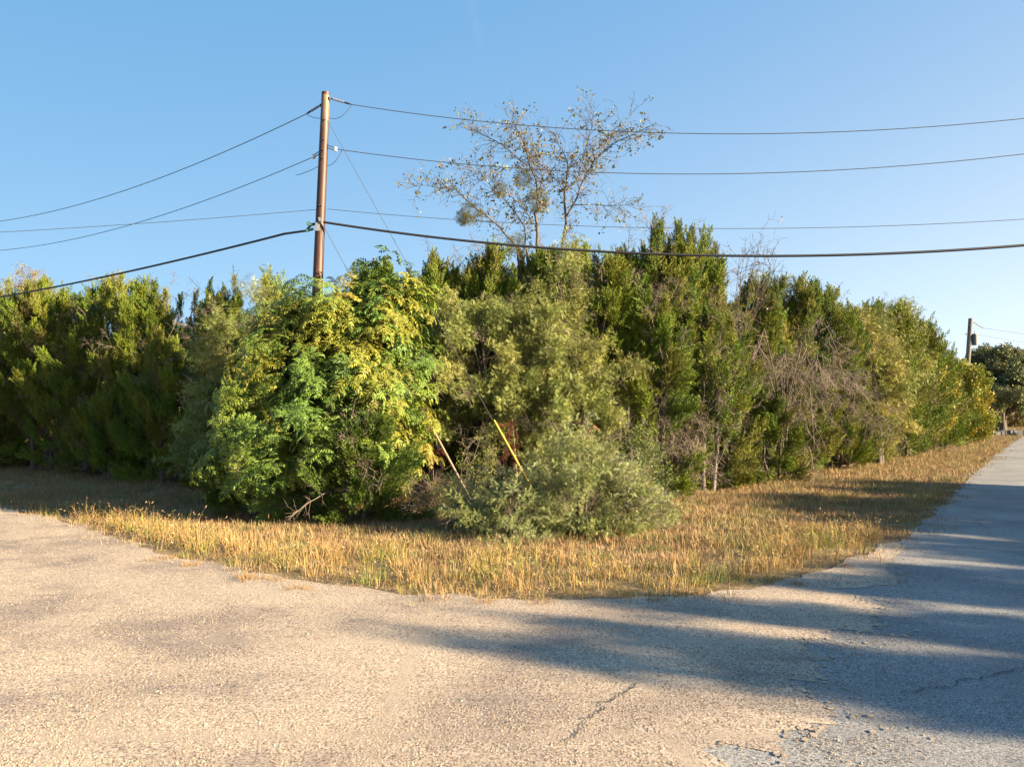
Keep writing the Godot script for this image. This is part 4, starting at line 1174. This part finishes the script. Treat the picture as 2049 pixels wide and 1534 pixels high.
	# curtain of dead branches hanging over the junipers by the road
	for t in [[10.3, -27.0, 1.6, 6.3, 600, "large tangle of dead grey branches hanging over the junipers"], [13.6, -31.5, 1.4, 5.6, 601, "smaller tangle of dead grey branches beside pale yellow mesquite"], [5.2, -23.0, 0.8, 3.6, 602, "low tangle of dead grey branches above the slender twin trunks"]]:
		var p := Vector3(t[0], 0, t[1])
		var tr := thing("dead_tree", p, t[5], "dead tree")
		rng.seed = int(t[4])
		var w := Shape.new()
		var sc2 := [Scatter.new(), Scatter.new()]
		var top: float = t[3]
		var rr: float = t[2]
		for k in 12:
			var a := rf(0, TAU)
			var e := Vector3(cos(a) * rr * rf(0.5, 1.1), top * rf(0.55, 1.0), sin(a) * rr * 0.6 + 0.3)
			var d := Vector3(e.x * 1.5 + rf(-0.4, 0.6), e.y - top * rf(0.15, 0.4), e.z + rf(0.2, 0.7))
			var pts := [Vector3(rf(-0.1, 0.1), -0.1 if k < 2 else top * 0.4, 0), Vector3(e.x * 0.3, e.y * 0.62, e.z * 0.3), e, e.lerp(d, 0.5) + Vector3(0, 0.2, 0) + rv() * 0.1, d]
			w.tube(pts, [0.035, 0.028, 0.02, 0.013, 0.005], 5, Color(0.15, 0.125, 0.105))
			for j in 12:
				var q: Vector3 = (pts[2] as Vector3).lerp(pts[4], rng.randf()) + rv() * 0.25
				var g := rf(0.75, 1.25)
				var dd := ((d - e).normalized() * 0.8 + rv() * 0.75).normalized()
				sc2[j % 2].add(aim(dd, rf(0, TAU), rf(0.6, 1.25)), q, Color(0.17 * g, 0.137 * g, 0.115 * g))
		part("trunk", w, leafy(0.0, 0.9), tr)
		for k in 2: copies("dead_twigs", sc2[k], leafs.twig[k], tr)
	# scorched red-brown juniper boughs by the guy wires
	rng.seed = 610
	for t in [[-2.25, -19.2, 2.3, "dead juniper bough with rust-red needles beside the guy wires"], [0.0, -19.3, 2.4, "dead juniper bough with rust-red needles below the weeping mesquite"], [1.75, -17.2, 2.35, "dried salmon-brown spray above the feathery grey shrub"]]:
		var p2 := Vector3(t[0], 0, t[1])
		var tr2 := thing("dead_juniper", p2, t[3], "juniper", "dead juniper boughs")
		var w2 := Shape.new()
		w2.tube([Vector3(0.2, -0.1, 0), Vector3(0.1, 1.2, 0.05), Vector3(0, float(t[2]), 0.2)], [0.035, 0.025, 0.008], 5, Color(0.2, 0.15, 0.12))
		part("trunk", w2, leafy(0.0, 0.9), tr2)
		var sc3 := Scatter.new()
		for k in 46:
			var hh := rf(0.3, 1.0) * float(t[2])
			var pale := p2.x > 1.0
			if pale and hh < 1.7: continue
			var col := Color(0.33, 0.19, 0.10) if pale else Color(0.11, 0.035, 0.017)
			sc3.add(aim((rv() + Vector3.DOWN * 0.4).normalized(), rf(0, TAU), rf(0.2, 0.42)), Vector3(rf(-0.3, 0.25), hh, rf(-0.1, 0.35)), col * rf(0.7, 1.2))
		copies("crown", sc3, leafs.plume[0], tr2)

# ---------------------------------------------------------------- poles, wires and guys
func pole_material() -> StandardMaterial3D:
	var m := StandardMaterial3D.new()
	var n := FastNoiseLite.new()
	n.seed = 31
	n.frequency = 0.02
	n.fractal_octaves = 5
	n.fractal_gain = 0.7
	var im := Image.create(128, 1024, false, Image.FORMAT_RGB8)
	for y in 1024:
		var v := y / 1024.0          # 0 at the foot, 1 at the top
		for x in 128:
			var a := TAU * x / 128.0
			var fx := cos(a)
			var fz := sin(a)
			var grain := n.get_noise_3d(fx * 170.0, y * 0.35, fz * 170.0) * 1.6
			var blot := n.get_noise_3d(fx * 25.0 + 90.0, y * 0.5, fz * 25.0) * 1.4
			# creosoted brown wood that has bleached in streaks at the weathered top
			var bleach := clampf((v - 0.90 + 0.05 * grain + 0.05 * blot) * 12.0, 0.0, 1.0)
			var c := Color(0.064, 0.026, 0.013).lerp(Color(0.034, 0.014, 0.009), clampf(blot + 0.4, 0.0, 1.0))
			c = c.lerp(Color(0.19, 0.14, 0.10), bleach * 0.85)
			c = c.lerp(c * 0.45, clampf(grain * 1.1, 0.0, 1.0))
			im.set_pixel(x, y, c.linear_to_srgb())
	m.albedo_texture = ImageTexture.create_from_image(im)
	var b := im.duplicate()
	b.convert(Image.FORMAT_RGBA8)
	b.bump_map_to_normal_map(3.0)
	m.normal_enabled = true
	m.normal_texture = ImageTexture.create_from_image(b)
	m.normal_scale = 0.6
	m.uv1_scale = Vector3(1, 1.0 / 11.4, 1)
	m.roughness = 0.55
	return m

func rings(s: Shape, a: Vector3, b: Vector3, discs: int, r0: float, r1: float) -> void:
	var pts := []
	var rad := []
	for k in discs:
		for e in [[0.0, r0], [0.25, r0], [0.32, r1], [0.5, r1 * 0.92], [0.8, r0]]:
			pts.append(a.lerp(b, (k + float(e[0])) / discs))
			rad.append(e[1])
	pts.append(b)
	rad.append(r0)
	s.tube(pts, rad, 10, Color.WHITE)

func sagged(a: Vector3, b: Vector3, sag: float, n: int) -> Array:
	var out := []
	for k in n + 1:
		var t := float(k) / n
		out.append(a.lerp(b, t) + Vector3.DOWN * sag * 4.0 * t * (1.0 - t))
	return out

func wire(called: String, pts: Array, r: float, m: Material, label: String, cat: String, group: String) -> Node3D:
	var s := Shape.new()
	var rad := []
	for p in pts: rad.append(r)
	s.tube(pts, rad, 6, Color.WHITE)
	return single(called, s, m, label, cat, group)

# height = c0 t^2 + c1 t + c2 along the straight line from a to b in plan
func span(ax: float, az: float, bx: float, bz: float, c: Array, t1: float, n: int) -> Array:
	var out := []
	for k in n + 1:
		var t := t1 * k / n
		out.append(Vector3(lerpf(ax, bx, t), float(c[0]) * t * t + float(c[1]) * t + float(c[2]), lerpf(az, bz, t)))
	return out

func build_poles() -> void:
	var foot := Vector3(-5.45, 0, -19.1)
	var top := Vector3(-5.08, 11.28, -19.0)
	var pole := thing("utility_pole", foot, "leaning brown wooden utility pole standing behind the yellowing ash", "utility pole")
	var s := Shape.new()
	var pts := []
	var rad := []
	for k in 24:
		var t := k / 23.0
		pts.append((top - foot) * t + Vector3(0, -0.2 if k == 0 else 0.0, 0))
		rad.append(lerpf(0.165, 0.112, t))
	s.tube(pts, rad, 20, Color.WHITE, true, 1.0)
	part("shaft", s, pole_material(), pole)
	var on := func(y: float) -> Vector3: return (top - foot) * (y / 11.28)
	# dead-end insulators of the top conductors
	var tip_r := Vector3(-4.37, 10.95, -19.0) - foot
	var tip_l := Vector3(-5.64, 10.74, -19.12) - foot
	var a: Vector3 = on.call(11.1) + Vector3(0.12, 0, 0.06)
	var b: Vector3 = on.call(10.92) + Vector3(-0.12, 0, 0.03)
	for e in [[a, tip_r], [b, tip_l]]:
		var p0: Vector3 = e[0]
		var p1: Vector3 = e[1]
		s = Shape.new()
		s.tube([p0 - (p1 - p0) * 0.12, p0.lerp(p1, 0.18)], [0.02, 0.018], 8, Color.WHITE)
		s.tube([p0 + Vector3(-0.0, 0.03, 0), p0 + Vector3(0.0, -0.04, 0)], [0.03, 0.03], 8, Color.WHITE)
		part("eye_bolt", s, M.cable, pole)
		s = Shape.new()
		rings(s, p0.lerp(p1, 0.15), p0.lerp(p1, 0.66), 8, 0.016, 0.038)
		part("insulator", s, M.polymer, pole)
		s = Shape.new()
		s.tube([p0.lerp(p1, 0.64), p0.lerp(p1, 0.72), p0.lerp(p1, 0.86), p1], [0.014, 0.028, 0.026, 0.010], 8, Color.WHITE)
		part("dead_end_clamp", s, M.cable, pole)
	# spool insulators of the neutral
	for e in [[on.call(9.78) + Vector3(0.10, 0, 0.05), Vector3(-4.80, 9.71, -19.0) - foot], [on.call(9.6) + Vector3(-0.10, 0, 0.05), Vector3(-5.42, 9.55, -19.1) - foot]]:
		var p0: Vector3 = e[0]
		var p1: Vector3 = e[1]
		s = Shape.new()
		var up := Vector3(0, 0.035, 0)
		s.tube([p0 + up, p1 + up], [0.013, 0.013], 6, Color.WHITE)
		s.tube([p0 - up, p1 - up], [0.013, 0.013], 6, Color.WHITE)
		part("clevis", s, M.cable, pole)
		s = Shape.new()
		s.tube([p1 + Vector3(0, -0.055, 0), p1 + Vector3(0, -0.04, 0), p1 + Vector3(0, -0.01, 0), p1 + Vector3(0, 0.01, 0), p1 + Vector3(0, 0.04, 0), p1 + Vector3(0, 0.055, 0)], [0.035, 0.055, 0.035, 0.035, 0.055, 0.035], 12, Color.WHITE)
		part("insulator", s, M.porcelain, pole)
	# bolts, guy hooks and straps
	for y in [10.45, 9.9, 9.62, 9.4, 8.1, 7.65]:
		s = Shape.new()
		var c: Vector3 = on.call(y)
		s.tube([c + Vector3(-0.03, 0, 0.08), c + Vector3(0.035, 0, 0.19)], [0.026, 0.020], 6, Color.WHITE)
		s.tube([c + Vector3(0.0, 0.05, 0.14), c + Vector3(0.01, -0.05, 0.155)], [0.014, 0.014], 6, Color.WHITE)
		part("bolt", s, M.cable, pole)
	s = Shape.new()
	var c2: Vector3 = on.call(7.55)
	s.box(c2 + Vector3(-0.02, 0, 0.16), Vector3(0.12, 0.22, 0.03), Basis.from_euler(Vector3(0, 0.2, 0)), Color.WHITE)
	s.box(c2 + Vector3(0.03, 0.2, 0.16), Vector3(0.06, 0.10, 0.05), Basis.from_euler(Vector3(0, 0.2, 0.2)), Color.WHITE)
	part("strap", s, M.steel, pole)
	s = Shape.new()
	for q in [[-0.30, 0.12, 0.10, 0.08], [-0.22, 0.08, 0.16, 0.06], [-0.26, -0.06, 0.2, 0.05]]:
		s.box(c2 + Vector3(q[0], q[1], 0.06), Vector3(q[2], q[3], 0.07), Basis.from_euler(Vector3(0, 0.1, 0.3)), Color.WHITE)
	part("cable_clamp", s, M.green_clamp, pole)
	# jumper loops from conductor to conductor round the shaft
	for j in [[tip_r, on.call(10.62) + Vector3(0.10, 0, -0.08), 0.16], [tip_l, on.call(10.62) + Vector3(-0.10, 0, -0.1), 0.05], [Vector3(-4.62, 9.69, -19.0) - foot, on.call(9.3) + Vector3(0.10, 0, -0.08), 0.12], [on.call(9.3) + Vector3(-0.10, 0, -0.08), Vector3(-5.95, 9.1, -19.3) - foot, 0.03]]:
		s = Shape.new()
		var jr := []
		for k in 11: jr.append(0.008)
		s.tube(sagged(j[0], j[1], float(j[2]), 10), jr, 5, Color.WHITE)
		part("jumper_wire", s, M.wire, pole)
	# conductors
	var gr := "overhead wires on the leaning pole"
	wire("power_line", span(-4.37, -19.0, 34, -15, [11.793, -7.8, 10.95], 0.66, 60), 0.011, M.wire, "topmost wire crossing the sky from the pole over the road", "power line", gr)
	wire("power_line", span(-4.80, -19.0, 34, -15, [11.797, -7.087, 9.72], 0.60, 60), 0.011, M.wire, "second wire from the top, crossing from the pole over the road", "power line", gr)
	wire("power_line", span(-5.0, -19.0, 34, -15, [7.298, -5.017, 8.07], 0.68, 60), 0.008, M.wire, "thin wire just above the thick black cable, running over the road", "power line", gr)
	wire("power_line", span(-5.64, -19.12, -42, -42, [10.122, -5.007, 10.74], 0.5, 50), 0.011, M.wire, "topmost wire sloping down from the pole over the dense left junipers".replace("left ", ""), "power line", gr)
	wire("power_line", span(-5.42, -19.1, -42, -42, [10.167, -5.03, 9.54], 0.5, 50), 0.010, M.wire, "steep wire crossing below a flatter wire above the dense junipers", "power line", gr)
	wire("power_line", span(-5.25, -19.0, -30, -18.5, [1.3, -2.4, 8.06], 0.9, 50), 0.008, M.wire, "thin flat wire running off above the dense dark junipers", "power line", gr)
	wire("telephone_cable", span(-5.06, -18.85, 34, -15, [10.76, -7.154, 7.67], 0.66, 70), 0.036, M.cable, "thick black cable sagging from the pole across to the road", "cable", gr)
	var lc := [Vector3(-5.2, 7.68, -18.9), Vector3(-5.45, 7.62, -19.0), Vector3(-5.6, 7.50, -19.1)]
	lc.append_array(span(-5.36, -19.0, -42, -42, [2.679, -1.854, 7.6], 0.68, 50).slice(2))
	wire("telephone_cable", lc, 0.034, M.cable, "thick black cable sloping down from the pole behind the dense junipers", "cable", gr)
	# guys with their guards
	for g in [[Vector3(-5.03, 10.52, -18.95), Vector3(0.85, 0.0, -18.46), 0.775, 0.955, M.yellow, "long guy wire with a bright yellow plastic guard", 0.030], [Vector3(-5.06, 7.56, -18.9), Vector3(-0.83, 0.0, -17.91), 0.71, 0.96, M.oldguard, "short guy wire with a faded beige guard", 0.032]]:
		var g0: Vector3 = g[0]
		var g1: Vector3 = g[1]
		var guy := thing("guy_wire", g1, g[5], "guy wire", "guy wires of the leaning pole")
		s = Shape.new()
		s.tube([g0 - g1, g0.lerp(g1, 0.4) - g1, Vector3(0, -0.1, 0)], [0.007, 0.007, 0.007], 6, Color.WHITE)
		part("strand", s, M.wire, guy)
		s = Shape.new()
		s.tube([g0.lerp(g1, float(g[2])) - g1, g0.lerp(g1, float(g[2]) + 0.01) - g1, g0.lerp(g1, float(g[3])) - g1], [float(g[6]) * 0.8, float(g[6]), float(g[6])], 10, Color.WHITE)
		part("guard", s, g[4], guy)
		s = Shape.new()
		s.tube([Vector3(0, -0.15, 0), (g0 - g1) * 0.03], [0.012, 0.012], 6, Color.WHITE)
		part("anchor_rod", s, M.steel, guy)
	# the far pole with its transformer
	var f0 := Vector3(44.35, 0, -70)
	var f1 := Vector3(45.45, 12.05, -70)
	var far := thing("utility_pole", f0, "dark far-off utility pole with a grey transformer, rising behind the hedge end", "utility pole")
	s = Shape.new()
	s.tube([Vector3(0, -0.2, 0), (f1 - f0) * 0.5, f1 - f0], [0.26, 0.23, 0.19], 12, Color.WHITE)
	part("shaft", s, bark_material(Color(0.17, 0.15, 0.13), Color(0.10, 0.09, 0.08)), far)
	s = Shape.new()
	var tc := (f1 - f0) * 0.83 + Vector3(0.48, 0, 0.1)
	s.tube([tc + Vector3(0, -0.62, 0), tc + Vector3(0, -0.6, 0), tc + Vector3(0, 0.42, 0), tc + Vector3(0, 0.5, 0)], [0.2, 0.27, 0.27, 0.16], 14, Color.WHITE)
	part("transformer", s, M.can, far)
	s = Shape.new()
	s.tube([tc + Vector3(0, 0.45, 0), tc + Vector3(0.05, 0.85, 0)], [0.06, 0.04], 8, Color.WHITE)
	part("bushing", s, M.porcelain, far)
	s = Shape.new()
	s.box((f1 - f0) * 0.87 + Vector3(0.1, 0, 0.05), Vector3(1.0, 0.12, 0.12), Basis.IDENTITY, Color.WHITE)
	part("bracket", s, M.cable, far)
	s = Shape.new()
	rings(s, f1 - f0 + Vector3(0.15, -0.3, 0), f1 - f0 + Vector3(1.25, -0.95, 0), 6, 0.03, 0.075)
	part("insulator", s, M.polymer, far)
	wire("power_line", sagged(f1 + Vector3(1.25, -0.95, 0), Vector3(92, 10.5, -76), 1.3, 24), 0.018, M.wire, "thin wire leaving the top of the far-off pole", "power line", "wires on the far pole")
	wire("power_line", sagged(f0 + (f1 - f0) * 0.87 + Vector3(0.6, 0, 0), Vector3(92, 8.4, -76), 1.3, 24), 0.016, M.wire, "thin wire leaving the far-off pole above its transformer", "power line", "wires on the far pole")
